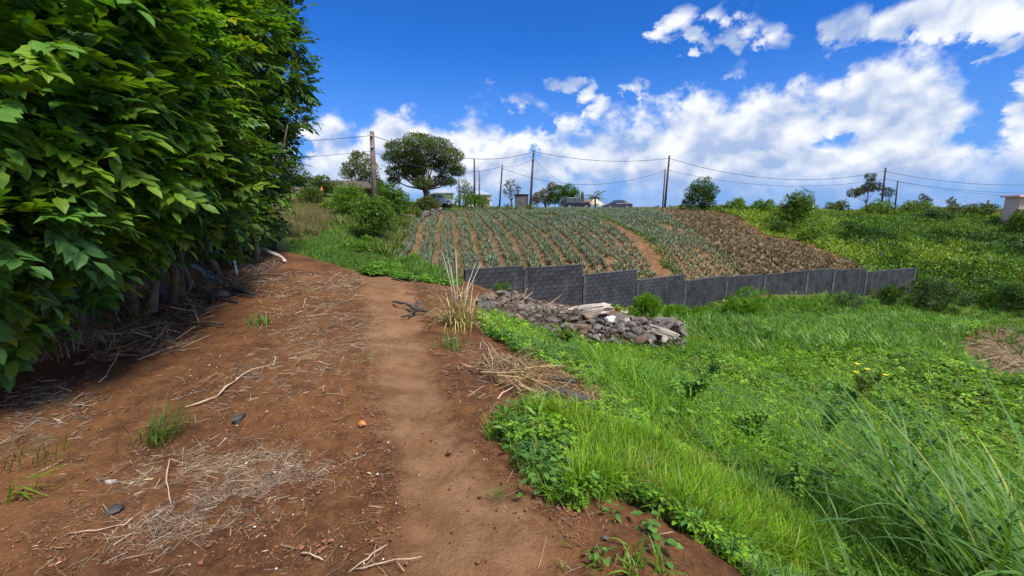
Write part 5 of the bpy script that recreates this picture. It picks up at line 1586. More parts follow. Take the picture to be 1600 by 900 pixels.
# ------------------------------------------------------------------ grassland left, verge, crest
DGR = [(.17, .15, .08), (.13, .135, .05), (.20, .165, .11), (.10, .13, .035)]
p = sample(Z_DRYF, 3600, 1.0, .6)
stuff('dry_grass', 'fawn dry grass field rising behind the tree row', 'grass', scatter(P_tuft, p, rot_tilt(len(p), .3), rng.uniform(.35, .7, len(p)), tints(len(p), DGR, .15)), M['grass'])
p = sample(Z_VERGE, 6000, 1.5, .4)
r_ = np.hypot(p[:, 0], p[:, 1])
hgt = np.where(p[:, 0] > -0.30 * p[:, 1] + .6, 1.0, .45)
stuff('verge_grass', 'soft green grass of the track verge below the shrubs', 'grass', scatter(P_tuft_wide, p, rot_tilt(len(p), .3), (.14 + .010 * r_) * rng.uniform(.7, 1.4, len(p)) * hgt, tints(len(p), [(.08, .17, .03), (.10, .20, .02), (.06, .13, .03)], .18)), M['grass'])
p = sample(np.vstack([poly([(520, 345), (560, 322), (640, 335), (645, 350), (628, 380), (618, 408), (600, 400)])]), 3600, 1.0, .6)
stuff('bank_grass', 'rough grass and weeds on the bank between track and crop field', 'grass', scatter(P_tuft_wide, p, rot_tilt(len(p), .3), rng.uniform(.3, .75, len(p)), tints(len(p), [(.09, .17, .03), (.12, .17, .045), (.07, .13, .025), (.17, .16, .08)], .18)), M['grass'])
p = sample(poly([(560, 426), (590, 412), (650, 424), (720, 442), (700, 448), (640, 440), (600, 430)]), 2200, 1.0, .25); p[:, 2] += .02
stuff('verge_cover', 'bright leafy weeds on the verge beside the upper path', 'ground cover', scatter(P_ros, p, rot_tilt(len(p), .4), rng.uniform(.06, .13, len(p)), tints(len(p), [(.09, .21, .02), (.07, .17, .02)], .18)), M['grass'])
p = sample(Z_CRESTGR, 4200, .6, .5)
stuff('crest_grass', 'yellow-green weeds along the crest between field and road', 'grass', scatter(P_tuft_wide, p, rot_tilt(len(p), .3), rng.uniform(.18, .42, len(p)), tints(len(p), [(.11, .15, .035), (.09, .15, .03), (.15, .155, .06), (.07, .12, .025)], .2)), M['grass'])
for u, h_, lab in [(735, 8, 'first'), (772, 9, 'second'), (800, 9, 'third'), (826, 11, 'fourth'), (893, 6, 'fifth')]:
    shrub_px(f'small weedy bush on the field crest, {lab} from the left', u, 331, 20, h_, 54, MID + OLIVE, 1.8, k=5, stem=False, group='weedy bushes on the crest', lf=1.3)

# road on the crest
rdx = np.linspace(-30, 60, 60); rdy = 71 + .02 * rdx
P_ = []
for x_, y_ in zip(rdx, rdy):
    for o_ in (-2.6, 2.6): P_.append((x_, y_ + o_, h1(x_, y_) + .06))
M_road = make_mesh('road', P_, np.array([(2 * k, 2 * k + 2, 2 * k + 3, 2 * k + 1) for k in range(59)]), M['asphalt'])
tag(link('road', M_road), 'narrow asphalt road along the crest behind the field', None, None, 'structure')

# ------------------------------------------------------------------ scrub hillside on the right
def scrub(name, label, pg, n, pal, power=1.3, size=.30, seed=0, hmax=.5, thr=None):
    keep = None if thr is None else (lambda x, y: fbm(x, y, .14, 3, 93 + seed) > thr)
    p = sample(pg, n, power, .5, keep)
    lump = fbm(p[:, 0], p[:, 1], .22, 4, 95 + seed)
    lump = np.clip((lump - .35) * 2.4, 0, 1)
    hh = lump * hmax
    p[:, 2] += hh * (1 - .35 * rng.random(len(p)) ** 2)
    e = .25
    gx = (fbm(p[:, 0] + e, p[:, 1], .22, 4, 95 + seed) - fbm(p[:, 0] - e, p[:, 1], .22, 4, 95 + seed)) / (2 * e) * 2.4 * hmax
    gy = (fbm(p[:, 0], p[:, 1] + e, .22, 4, 95 + seed) - fbm(p[:, 0], p[:, 1] - e, .22, 4, 95 + seed)) / (2 * e) * 2.4 * hmax
    d = np.stack([-gx, -gy, np.ones(len(p))], 1) + rng.normal(0, .38, (len(p), 3))
    tone = fbm(p[:, 0], p[:, 1], .12, 3, 97 + seed)
    k_ = np.clip((tone - .38) * 4 + rng.normal(0, .18, len(p)), 0, .999) * len(pal)
    cols = np.array(pal)[k_.astype(int)] * (1 + rng.normal(0, .16, (len(p), 1))).clip(.6, 1.5)
    return stuff(name, label, 'scrub', scatter(P_sprig, p, rot_from_x(d, rng.normal(0, .5, len(p))), size * rng.uniform(.6, 1.3, len(p)), cols), M['crown'])


scrub('scrub', 'yellow-green scrub covering the hillside right of the field', Z_SCRUB, 31000, [(.07, .155, .02), (.11, .21, .024), (.15, .255, .028), (.165, .275, .03), (.19, .285, .04)], 1.1, .27)
scrub('scrub', 'dense low scrub at the foot of the hillside by the wall end', np.array([W(1425, 470, 33.5)[:2], [42, 28], [60, 30], [75, 45], [55, 52], W(1300, 390, 46)[:2], W(1345, 410, 38)[:2]]), 12000,
      [(.035, .09, .02), (.06, .14, .022), (.09, .19, .03), (.13, .23, .04)], 1.0, .30, 7, 1.5)
sh = [(1150, 345, 36, 34, 56, MID, 'bush with a notched top just right of the crest tree'), (1190, 345, 44, 30, 58, MID + LIME, 'low lime bush left of the tall dark shrub'),
      (1237, 372, 50, 70, 46, DARK + MID, 'tall dark shrub standing above the withered rows'), (1215, 380, 40, 34, 44, DARK, 'dark low bush at the foot of the tall shrub'),
      (1265, 390, 60, 34, 42, MID, 'bushy thicket right of the tall dark shrub'), (1135, 340, 24, 18, 58, OLIVE, 'small olive bush beside the crest tree'),
      (1308, 333, 40, 18, 66, OLIVE + DARK, 'rounded olive bush on the skyline right of the white building'), (1370, 425, 60, 30, 40, MID, 'dark bush patch above the last wall panels'),
      (1400, 418, 46, 30, 39, DARK + MID, 'darkest thicket above the right end of the wall'), (1440, 440, 70, 26, 37, LIME + MID, 'green thicket beyond the right end of the wall'),
      (1378, 334, 60, 20, 64, MID + YEL, 'broad bush under the windswept tree'), (1430, 330, 50, 18, 66, YEL + MID, 'light bush with banana-like leaves right of the short pole'),
      (1460, 352, 60, 24, 60, DARK + SILV, 'greyish bush on the hillside below the right skyline'), (1510, 340, 60, 22, 62, OLIVE, 'wide olive bush on the skyline left of the stone turret'),
      (1545, 345, 60, 24, 60, DARK, 'dark bush below the stone turret'), (1590, 355, 40, 26, 50, DARK + MID, 'dark bush in front of the pink house'),
      (1480, 385, 70, 34, 50, DARK + MID, 'dark rounded bush in the middle of the right hillside'), (1560, 400, 90, 36, 45, DARK, 'long dark thicket on the right hillside near the edge'),
      (1530, 465, 90, 30, 34, OLIVE + MID, 'olive bush low on the right hillside'), (1590, 480, 60, 36, 30, DARK, 'dark low bush at the right edge above the bare scar'),
      (1330, 372, 70, 22, 52, LIME, 'bright flat bush in the middle of the hillside'), (1480, 438, 60, 24, 38, LIME + MID, 'lime bush below the dark rounded bush'),
      (1345, 345, 40, 14, 60, YEL, 'yellowish low bush on the upper hillside'), (1415, 375, 60, 20, 52, MID + OLIVE, 'mid-green bush near the hillside middle'),
      (1440, 515, 60, 22, 24, LIME + MID, 'low leafy clump below the wall end at the scar')]
for k, (u, vb, w_, h_, Y, pal, lab) in enumerate(sh):
    shrub_px(lab, u, vb, w_, h_, Y, pal, 2.5, k=12, seed=300 + k, stem=(k % 2 == 0))

# shrubs between the dry grass and the field
sh2 = [(548, 372, 62, 78, 30, MID + LIME, 'tall bright bush left of the thick wooden pole'), (588, 392, 60, 84, 24, MID + DARK, 'large leafy bush in front of the thick wooden pole'),
       (613, 345, 52, 58, 35, MID + DARK, 'rounded bush right of the thick wooden pole'), (560, 415, 56, 40, 17, LIME + MID, 'low lime bush beside the grassy track'),
       (575, 400, 40, 30, 20, MID, 'small bush behind the low lime bush'), (648, 420, 26, 22, 17.5, LIME, 'small yellow-green bush at the lower left corner of the field'),
       (640, 345, 46, 22, 40, OLIVE + YEL, 'olive bush above the low stone wall'), (668, 328, 40, 20, 48, OLIVE, 'tangled olive bush under the umbrella tree'),
       (605, 382, 34, 26, 28, DARK, 'dark bush at the left edge of the field'), (628, 372, 40, 22, 31, OLIVE + DARK, 'brownish bush on the field bank'),
       (460, 333, 20, 12, 33, MID, 'small dark bush alone in the dry grass'), (520, 345, 40, 30, 34, MID, 'bush at the right edge of the dry grass'), (535, 400, 44, 20, 19, YEL + MID, 'yellowish weeds bush on the track verge')]
for k, (u, vb, w_, h_, Y, pal, lab) in enumerate(sh2):
    shrub_px(lab, u, vb, w_, h_, Y, pal, 2.7, k=13, seed=400 + k)
# hedge at the upper left
for k, (u, vb, w_, h_, Y, pal, lab) in enumerate([(448, 306, 50, 26, 42, DARK + MID, 'hedge bush at the left end of the dry grass top'), (478, 306, 46, 34, 42, DARK, 'dark hedge bush left of the brown roof'),
                                                 (508, 308, 50, 30, 41, DARK + OLIVE, 'hedge bush in front of the brown roof'), (430, 312, 40, 30, 36, DARK, 'dark bush against the tree row at upper left'),
                                                 (596, 322, 30, 36, 46, DARK, 'dark bush behind the thick pole'), (490, 318, 46, 26, 36, DARK + OLIVE, 'lower hedge bush above the dry grass')]):
    shrub_px(lab, u, vb, w_, h_, Y, pal, 2.3, k=12, seed=500 + k)
# ------------------------------------------------------------------ trees on the crest
def far_tree(name, label, base_px, Y, lobes, pal, leafpx, trunk_r, limb_to=None, protos=None, dens=1.0, flat=.55, up=.4, group=None, inner=.6, bare=0, extra_r=1.0):
    p = W(*base_px, Y); m_ = Y / ray(*base_px)[1] / F_PX
    B = np.array([p[0], p[1], min(p[2], h1(p[0], p[1]))]); leaf = leafpx * m_
    t = thing(name, label, 'tree', B)
    Lw_ = [(W(u, v, Y + dy), r * m_) for u, v, r, dy in lobes]
    n_per = dens * .38 / leaf ** 2
    P, N = crown_points(Lw_, n_per, inner, flat)
    d = N + rng.normal(0, .5, N.shape) + np.array([0, 0, up])
    arr = scatter(protos or P_sprig, P - B, rot_from_x(d, rng.normal(0, .5, len(d))), leaf * rng.uniform(.7, 1.3, len(P)), tints(len(P), pal, .2))
    stuff('crown', None, None, arr, M['crown'], False, 'stuff', t)
    C = np.mean([c for c, r in Lw_], 0); a = Acc()
    fork = B + (C - B) * np.array([.35, .35, .45])
    tube(a, [B - (0, 0, .3), (B + fork) / 2 + (trunk_r * .5, 0, 0), fork], [trunk_r * 1.3, trunk_r, trunk_r * .85], 8)
    link('trunk', a.mesh('trunk', M['dark_bark'], True), t).data.transform(Matrix.Translation(Vector(-B)))
    a = Acc()
    for c, r in Lw_:
        mid = fork * .45 + c * .55 - (0, 0, r * .25)
        tube(a, [fork, mid, c], [trunk_r * .36, trunk_r * .18, trunk_r * .08], 5)
        for _ in range(3 + bare):
            e = c + rng.normal(0, r * .5, 3) * [1, 1, flat]; tube(a, [c, e], [trunk_r * .12, trunk_r * .05], 4)
    link('limb', a.mesh('limb', M['dark_bark'], True), t).data.transform(Matrix.Translation(Vector(-B)))
    return t


UMB = [(.075, .13, .035), (.10, .16, .045), (.055, .10, .03), (.13, .17, .06), (.085, .14, .04)]
lob = []
for (u, v, r) in [(655, 222, 24), (630, 232, 24), (682, 228, 24), (705, 243, 20), (612, 246, 16), (640, 250, 26), (672, 250, 28), (698, 262, 24), (715, 268, 14), (620, 268, 18), (645, 272, 22), (608, 228, 8),
                  (690, 282, 18), (660, 285, 16), (615, 282, 12), (704, 285, 10), (650, 262, 22)]:
    lob.append((u, v, r, rng.normal(0, 2.2)))
far_tree('umbrella_tree', 'large spreading dark tree with flat layered crown on the crest right of the thick pole', (668, 316), 50, lob, UMB, 2.5, .42, flat=.50, inner=.5, bare=4, dens=1.7)
far_tree('round_tree', 'mid-sized rounded tree left of the thick wooden pole', (566, 312), 48, [(562, 250, 17, 0), (548, 262, 15, 1), (576, 262, 16, -1), (542, 272, 11, 0), (560, 275, 16, .5), (580, 278, 13, 0), (568, 290, 12, 0), (590, 285, 9, 0), (556, 242, 8, 0)], UMB[:4], 2.2, .22, flat=.75, inner=.6, dens=1.5)
far_tree('background_tree', 'tree crown showing beside the row end at upper left', (450, 300), 40, [(440, 256, 22, 0), (458, 262, 16, 0), (425, 262, 20, 0), (450, 272, 14, 0)], UMB[:4], 2.6, .2, flat=.6)
far_tree('small_tree', 'small green tree between the umbrella tree and the twin poles', (728, 322), 60, [(726, 288, 8, 0), (732, 298, 10, 0), (724, 304, 9, 0), (718, 296, 6, 0)], MID + OLIVE, 2.0, .12, flat=.9)
far_tree('small_tree', 'sparse reddish-stemmed small tree beside the grey shed', (799, 325), 62, [(799, 286, 9, 0), (793, 294, 8, 0), (806, 295, 8, 0), (797, 302, 9, 0), (788, 300, 4, 0), (809, 300, 4, 0)], [(.05, .06, .03), (.09, .05, .04), (.07, .09, .03)], 2.0, .14, flat=.7, dens=.55, bare=4)
far_tree('round_tree', 'dense bright green tree behind the black car', (880, 325), 84, [(872, 300, 13, 0), (888, 299, 13, 0), (900, 306, 11, 0), (865, 310, 10, 0), (882, 312, 14, 0), (906, 311, 6, 0)], [(.075, .18, .015), (.05, .13, .015), (.03, .08, .015)], 1.9, .25, flat=.85, inner=.5, dens=2.2)
far_tree('round_tree', 'yellowish-brown tree left of the dense bright green tree', (852, 325), 85, [(862, 292, 8, 0), (852, 303, 11, 0), (840, 308, 9, 0), (836, 314, 8, 0), (856, 312, 10, 0)], [(.13, .13, .03), (.10, .12, .03), (.16, .12, .05)], 1.9, .2, flat=.85, inner=.55, dens=1.8)
far_tree('round_tree', 'bushy round tree alone on the crest right of the tall poles', (1098, 332), 56, [(1098, 292, 16, 0), (1108, 300, 14, 0), (1085, 302, 14, 0), (1096, 308, 18, 0), (1106, 316, 12, 0), (1076, 314, 9, 0), (1070, 322, 9, 0)], [(.05, .11, .02), (.035, .08, .02), (.07, .13, .02)], 2.1, .16, flat=.9, inner=.5, dens=1.7)
# trees combed by the wind
CAS = [(.06, .09, .04), (.08, .11, .05), (.11, .09, .06)]
far_tree('windswept_tree', 'windswept pine-like tree with three tufted crowns left of the far right pole', (1353, 334), 66, [(1360, 276, 6, 0), (1362, 284, 5, 0), (1358, 293, 8, 0), (1369, 292, 8, 0), (1334, 302, 8, 0), (1343, 300, 6, 0), (1350, 296, 5, 0)], CAS, 2.4, .14, protos=P_sprig_thin, flat=.7, dens=2.2)
far_tree('windswept_tree', 'thin small windswept tree behind the far right pole', (1387, 332), 70, [(1388, 297, 4, 0), (1382, 303, 4, 0), (1392, 304, 4, 0), (1380, 296, 3, 0), (1395, 299, 3, 0)], CAS, 2.2, .10, protos=P_sprig_thin, flat=.5, dens=2)
far_tree('windswept_tree', 'small bent tree poking above scrub right of the short pole', (1451, 330), 68, [(1445, 311, 5, 0), (1451, 314, 4, 0), (1441, 307, 3, 0)], CAS, 2.2, .08, protos=P_sprig_thin, flat=.7, dens=2)
far_tree('windswept_tree', 'small lone bent tree on the right skyline before the turret', (1488, 330), 70, [(1487, 314, 5, 0), (1489, 320, 4, 0)], CAS, 2.2, .08, protos=P_sprig_thin, flat=.9, dens=2)
shrub_px('tiny round bush on the crest left of the tall poles', 1026, 329, 12, 7, 66, DARK + OLIVE, 1.6, k=4, stem=False)
shrub_px('green bush below the cream house beside the umbrella tree', 706, 323, 30, 16, 58, MID, 2.0, k=7, seed=601)
shrub_px('dark green hedge bush at the foot of the twin poles', 735, 325, 40, 22, 58, DARK + MID, 2.0, k=9, seed=602)
shrub_px('green bush right of the twin poles', 752, 326, 24, 20, 58, MID, 2.0, k=7, seed=603)
shrub_px('low green bush left of the grey shed', 792, 327, 16, 8, 60, DARK, 1.8, k=5, seed=604)

# palm
B = W(930, 327, 82); m_ = 82 / ray(930, 327)[1] / F_PX
t = thing('palm', 'small palm with drooping fronds behind the thatched roof', 'palm', B)
a = Acc(); topp = W(930, 307, 82) - B; tube(a, [(0, 0, -.2), topp], [.18, .13], 8); link('trunk', a.mesh('trunk', M['dark_bark'], True), t)
for k in range(13):
    yaw = k * 2.4; L_ = 2.1; pa = PA()
    for s_ in np.linspace(.1, 1, 12):
        for sd_ in (-1, 1):
            v_, f_ = leaflet(.85 * (1.1 - s_ * .6), .13, 1, .1, .5, ang=sd_ * .75)
            pa.add(v_ + np.array([s_ * L_, 0, .9 * s_ - 1.0 * s_ * s_]), f_, (.11, .13, .045))
    v_, f_, c_ = pa.out(); o = link('frond', make_mesh('frond', v_, f_, M['crown'], c_), t, tuple(topp)); o.rotation_euler = (0, .25 - .38 * (k % 3), yaw)

# ------------------------------------------------------------------ poles and cables
def pole(label, ut, vt, ub, vb, Y, r, mat='dark_pole', name='utility_pole', cat='pole', fittings=True, group=None):
    b_ = W(ub, vb, Y); t_ = W(ut, vt, Y); gz = min(h1(b_[0], b_[1]), b_[2]) - .3
    t = thing(name, label, cat, (b_[0], b_[1], gz), 0, group)
    o_ = np.array(t.location); a = Acc(); tube(a, [np.array([b_[0], b_[1], gz]) - o_, (b_ + t_) / 2 - o_, t_ - o_], [r * 1.15, r, r * .85], 10)
    link('shaft', a.mesh('shaft', M[mat], True), t)
    if fittings:
        for dz_ in (.35, 1.15):
            a = Acc(); q = t_ - o_ - (0, 0, dz_); box(a, q + (0, -r * .9, 0), (r * 1.1, r * 1.6, .10)); cyl(a, q + (0, -r * 1.5, .03), .045, .16, 8)
            link('insulator', a.mesh('insulator', M['frame_grey']), t)
    return t_


p582 = pole('thick weathered wooden utility pole nearest the viewer, rising from bushes', 581, 205, 586, 330, 34, .19, 'pole_wood')
p833 = pole('dark utility pole beside the grey shed, second tallest in the middle', 834, 234, 828, 327, 58, .14)
p785 = pole('slender leaning dark pole left of the sparse small tree', 785, 257, 780, 327, 60, .11)
p741 = pole('left and taller of the twin poles near the umbrella tree', 741, 248, 742, 327, 60, .12, fittings=False)
p749 = pole('right and shorter grey pole of the twin poles', 749, 268, 749, 327, 64, .11, 'pole_wood', fittings=False)
p1046 = pole('tall dark pole on the crest where field and withered rows meet', 1046, 243, 1038, 332, 60, .13)
p1039 = pole('shorter thin pole just left of the tall dark crest pole', 1039.5, 264, 1035, 330, 62, .09, fittings=False)
p1384 = pole('dark pole behind the windswept trees on the right skyline', 1384, 262, 1376, 334, 66, .13)
p1403 = pole('short dark pole right of the windswept trees', 1403, 282, 1398, 330, 70, .10)
p906 = pole('thin grey post between the green tree and the thatched roof', 906, 291, 907, 325, 78, .09, 'frame_grey', fittings=False)
p717 = pole('thin dark post at the right edge of the umbrella tree', 717, 278, 718, 322, 58, .08, fittings=False)


def cable(label, A, B_, sag, r=.028, group='overhead cables'):
    pts_ = [A + (B_ - A) * t_ - np.array([0, 0, 4 * sag * t_ * (1 - t_)]) for t_ in np.linspace(0, 1, 25)]
    a = Acc(); tube(a, np.array(pts_) - A, r, 5)
    tag(link('cable', a.mesh('cable', M['cable'], True), None, tuple(A)), label, 'cable', group)


dn = lambda p_, z_: p_ - np.array([0, 0, z_])
cable('upper cable running left from the thick wooden pole out of view', W(200, 190, 40), dn(p582, .3), .9, .020)
cable('lower cable running left from the thick wooden pole out of view', W(200, 232, 42), dn(p582, 1.4), .7, .015)
cable('upper cable from the thick wooden pole past the umbrella tree to the shed pole', dn(p582, .3), dn(p833, .2), 1.3, .027)
cable('lower cable from the thick wooden pole to the slender leaning pole', dn(p582, 1.5), dn(p785, .2), 1.1, .022)
cable('short cable from the slender leaning pole up to the pole by the shed', dn(p785, .3), dn(p833, 1.2), .3, .018)
cable('upper cable from the pole by the shed to the tall crest pole', dn(p833, .2), dn(p1046, .35), .75, .028)
cable('lower sagging cable from the slender leaning pole to the thin crest pole', dn(p785, .5), dn(p1039, .2), 2.0, .024)
cable('upper cable from the tall crest pole to the pole on the right skyline', dn(p1046, .35), dn(p1384, .5), 1.9, .028)
cable('lower cable from the tall crest pole to the pole on the right skyline', dn(p1046, 1.9), dn(p1384, 1.6), 1.5, .020)
cable('upper cable running right from the right skyline pole over the pink house', dn(p1384, .5), W(1800, 268, 62), 1.9, .028)
cable('middle cable running right from the right skyline pole', dn(p1384, 1.6), W(1800, 290, 62), 1.5, .022)
cable('faint lowest cable running right from the short dark pole', dn(p1403, .2), W(1800, 300, 64), 1.4, .016)
cable('thin cable dropping from the pole by the shed behind the cars', dn(p833, 1.0), W(906, 293, 78), 1.0, .015)


# ------------------------------------------------------------------ buildings
def bld_box(name, parent, c, size, mat, taper=1.0, rz=0):
    a = Acc(); box(a, (0, 0, 0), size, 0, None, taper); o = link(name, a.mesh(name, M[mat]), parent, tuple(c)); o.rotation_euler = (0, 0, rz); return o


def gable(name, parent, c, w_, d_, h_, mat, over=.3, thick=.12, hip=0.0):
    P_ = [(-w_ / 2 - over, -d_ / 2 - over, 0), (w_ / 2 + over, -d_ / 2 - over, 0), (w_ / 2 + over, d_ / 2 + over, 0), (-w_ / 2 - over, d_ / 2 + over, 0), (-w_ / 2 + hip, 0, h_), (w_ / 2 - hip, 0, h_)]
    P2 = [(x, y, z - thick) for x, y, z in P_[:4]]
    a = Acc(); a.add(P_ + P2, [(0, 1, 5, 4), (2, 3, 4, 5), (1, 2, 5), (3, 0, 4), (6, 9, 8, 7), (0, 6, 7, 1), (1, 7, 8, 2), (2, 8, 9, 3), (3, 9, 6, 0)])
    return link(name, a.mesh(name, M[mat]), parent, tuple(c))


def win(parent, c, w_, h_, bars=2):
    a = Acc()
    for x_ in (-w_ / 2, w_ / 2): box(a, (x_, 0, 0), (.07, .08, h_ + .07))
    for z_ in (-h_ / 2, h_ / 2): box(a, (0, -.003, z_), (w_ + .063, .08, .06))
    for k in range(1, bars + 1): box(a, (-w_ / 2 + w_ * k / (bars + 1), .006, 0), (.05, .06, h_ - .066))
    f_ = link('window', a.mesh('window', M['frame_grey']), parent, tuple(c))
    a = Acc(); box(a, (0, .03, 0), (w_ - .02, .02, h_ - .02)); link('pane', a.mesh('pane', M['window']), f_)
    return f_


# pink house at the right edge
B = W(1566, 345, 54); m_ = 54 / ray(1566, 345)[1] / F_PX; gz = h1(B[0], B[1]) - .6
zt_ = W(1570, 308, 54)[2]; Hh = zt_ - gz
t = thing('pink_house', 'pale pink flat-roofed house at the right edge with darker pink roof slab', 'house', (B[0] + 1.7, B[1], gz), -.30)
bld_box('wall', t, (4, 1.25, Hh / 2), (8, 2.5, Hh), 'pink_wall')
bld_box('roof', t, (3.85, 1.15, Hh + .09), (8.5, 3.2, .18), 'pink_trim')
bld_box('roof_edge', t, (3.9, 1.2, Hh + .22), (8.0, 2.6, .09), 'pink_wall')
bld_box('chimney', t, (1.6, 1.2, Hh + .60), (.30, .30, .68), 'pink_trim')
win(t, (2.0, -.03, Hh - 1.25), 1.3, 1.5, 3)
win(t, (5.6, -.03, Hh - 1.25), 1.3, 1.3, 2)
# brown masonry wall beside it and the turret
B = W(1556, 333, 60); gz = h1(B[0], B[1]) - .5; zt_ = W(1556, 327, 60)[2]
t = thing('garden_wall', 'low brown masonry wall joining the left side of the pink house', 'wall', (B[0], B[1], gz)); bld_box('masonry', t, (0, 0, (zt_ - gz) / 2), (3.0, .25, zt_ - gz), 'brown_wall'); bld_box('coping', t, (0, 0, zt_ - gz + .03), (3.1, .33, .06), 'pale_stone')
B = W(1541, 333, 62); gz = h1(B[0], B[1]) - .5; zt_ = W(1541, 320, 62)[2]; z2 = W(1541, 314, 62)[2]
t = thing('stone_turret', 'dark square stone turret with a knob on top, left of the pink house', 'turret', (B[0], B[1], gz)); hh = zt_ - gz
bld_box('body', t, (0, 0, hh / 2), (.78, .78, hh), 'stone'); bld_box('cap', t, (0, 0, hh + .05), (1.05, 1.05, .10), 'stone'); bld_box('knob', t, (0, 0, hh + .1 + (z2 - zt_) / 2), (.25, .25, z2 - zt_), 'stone', .7)
# white building on the skyline
B = W(1262, 328, 80); gz = h1(B[0], B[1]) - .5; zt_ = W(1262, 316, 80)[2]
t = thing('white_building', 'small whitish flat building peeking over scrub on the skyline', 'building', (B[0], B[1], gz)); hh = zt_ - gz
bld_box('wall', t, (0, 1.5, hh / 2), (2.4, 3, hh), 'white_wall'); bld_box('roof', t, (.1, 1.4, hh + .06), (2.9, 3.4, .12), 'frame_grey'); win(t, (.2, -.03, hh - .6), 1.0, .6, 1)
bld_box('parapet', t, (-1.3, .6, hh - .65), (1.6, 1.4, .35), 'white_wall')
# grey shed
B = W(815, 329, 62); gz = h1(B[0], B[1]) - .2; zt_ = W(815, 304, 62)[2]; hh = zt_ - gz
t = thing('grey_shed', 'plain grey blockwork shed with flat roof beside the pole', 'shed', (B[0], B[1], gz)); bld_box('wall', t, (0, 1.2, hh / 2), (1.9, 2.4, hh), 'shed_wall'); bld_box('roof', t, (-.03, 1.15, hh + .04), (2.1, 2.6, .08), 'dark_plastic')
bld_box('door', t, (.75, -.012, .9), (.30, .04, 1.7), 'brown_roof')
# house with tower-like corner behind twin poles
B = W(748, 329, 74); gz = h1(B[0], B[1]) - .2; zt_ = W(748, 305, 74)[2]; hh = zt_ - gz
t = thing('cream_house', 'cream house with low grey hip roof behind the twin poles', 'house', (B[0], B[1], gz)); bld_box('wall', t, (0, 2, hh / 2), (3.6, 4, hh), 'cream_wall'); gable('roof', t, (0, 2, hh + .12), 3.6, 4, .75, 'blue_roof', .35, .12, 1.3); win(t, (1.1, -.03, hh - .9), .7, 1.0, 1); bld_box('column', t, (2.05, -.3, hh * .36), (.2, .2, hh * .72), 'cream_wall'); bld_box('porch_slab', t, (1.95, -.1, hh * .74), (.7, .9, .12), 'pink_trim')
B = W(690, 322, 66); gz = h1(B[0], B[1]) - .2; zt_ = W(690, 302, 66)[2]; hh = zt_ - gz
t = thing('cream_house', 'yellowish house partly hidden behind the umbrella tree trunk', 'house', (B[0], B[1], gz)); bld_box('wall', t, (0, 2, hh / 2), (2.6, 3.5, hh), 'cream_wall'); gable('roof', t, (0, 2, hh + .1), 2.6, 3.5, .6, 'blue_roof', .3, .1, .9); win(t, (.3, -.03, hh - .9), .7, .8, 1)
# thatched roof hut and red roof
B = W(932, 328, 84); gz = h1(B[0], B[1]) - .2; ze = W(932, 321, 84)[2] - gz; zr = W(932, 310, 84)[2] - gz
t = thing('thatched_hut', 'open hut with pale thatched roof between the two cars', 'hut', (B[0], B[1], gz)); gable('roof', t, (0, 1.5, ze), 2.2, 2.6, zr - ze, 'thatch', .5, .12, .85)
for x_ in (-1.2, -.05, 1.2): bld_box('post', t, (x_, .3, ze / 2 - .08), (.10, .10, ze - .15), 'dark_bark')
B = W(914, 328, 86); gz = h1(B[0], B[1]) - .2; ze = W(914, 316, 86)[2] - gz
t = thing('lean_to', 'low rusty-red roofed lean-to just right of the black car', 'shed', (B[0], B[1], gz)); bld_box('wall', t, (0, 1, ze / 2), (1.7, 2, ze), 'brown_wall'); gable('roof', t, (0, 1, ze + .12), 1.7, 2, .3, 'red_roof', .2)
# dark brown roof at the upper left
B = W(530, 300, 44); gz = h1(B[0], B[1]) - .3; ze = W(530, 292, 44)[2] - gz; zr = W(530, 279, 44)[2] - gz
t = thing('brown_house', 'low house with broad dark brown roof behind the hedge at upper left', 'house', (B[0], B[1] + 1, gz)); bld_box('wall', t, (0, 2, ze / 2), (4.4, 4, ze), 'brown_wall'); gable('roof', t, (0, 2, ze), 4.2, 4, zr - ze, 'brown_roof', .5, .15, .2)
# dry-stone walls
def stone_wall(label, pts_px, hpx, n, seed):
    r = np.random.default_rng(seed); q = [W(u, v, Y) for u, v, Y in pts_px]; B_ = q[0]
    t = thing('dry_stone_wall', label, 'wall', (B_[0], B_[1], h1(B_[0], B_[1])))
    o_ = np.array(t.location)
    for k in range(n):
        f_ = r.random() * (len(q) - 1); i_ = int(f_); pp = q[i_] * (1 - f_ + i_) + q[i_ + 1] * (f_ - i_)
        m__ = pp[1] / F_PX; s_ = r.uniform(.12, .24)
        o = link('stone', stone_me['stone' if r.random() < .8 else 'brown_stone', int(r.integers(0, 6))], t, (pp[0] - o_[0] + r.normal(0, .08), pp[1] - o_[1] + r.normal(0, .08), h1(pp[0], pp[1]) - o_[2] + r.random() * hpx * m__))
        o.scale = (s_ * 1.3, s_, s_ * .8); o.rotation_euler = (0, 0, r.random() * 6)
stone_wall('low tumbled stone wall curving along the upper left edge of the field', [(622, 352, 36), (650, 343, 40), (668, 336, 44), (690, 331, 49)], 7, 150, 5)
stone_wall('straight grey stone wall at the top of the dry grass field', [(436, 304, 39), (470, 303, 40), (500, 303, 41)], 8, 130, 6)


# ------------------------------------------------------------------ cars on the crest road
def loft(secs, mat, name, parent):
    """secs: list of (y, [(x, z), ...]) outlines of equal length joined side to side."""
    P_, Fc = [], []; n = len(secs[0][1])
    for y_, ol in secs: P_ += [(x, y_, z) for x, z in ol]
    for k in range(len(secs) - 1):
        for i_ in range(n): j_ = (i_ + 1) % n; Fc.append((k * n + i_, k * n + j_, (k + 1) * n + j_, (k + 1) * n + i_))
    Fc.append(tuple(range(n))[::-1]); Fc.append(tuple((len(secs) - 1) * n + i_ for i_ in range(n)))
    me = make_mesh(name, P_, Fc, M[mat]); o = link(name, me, parent); return o


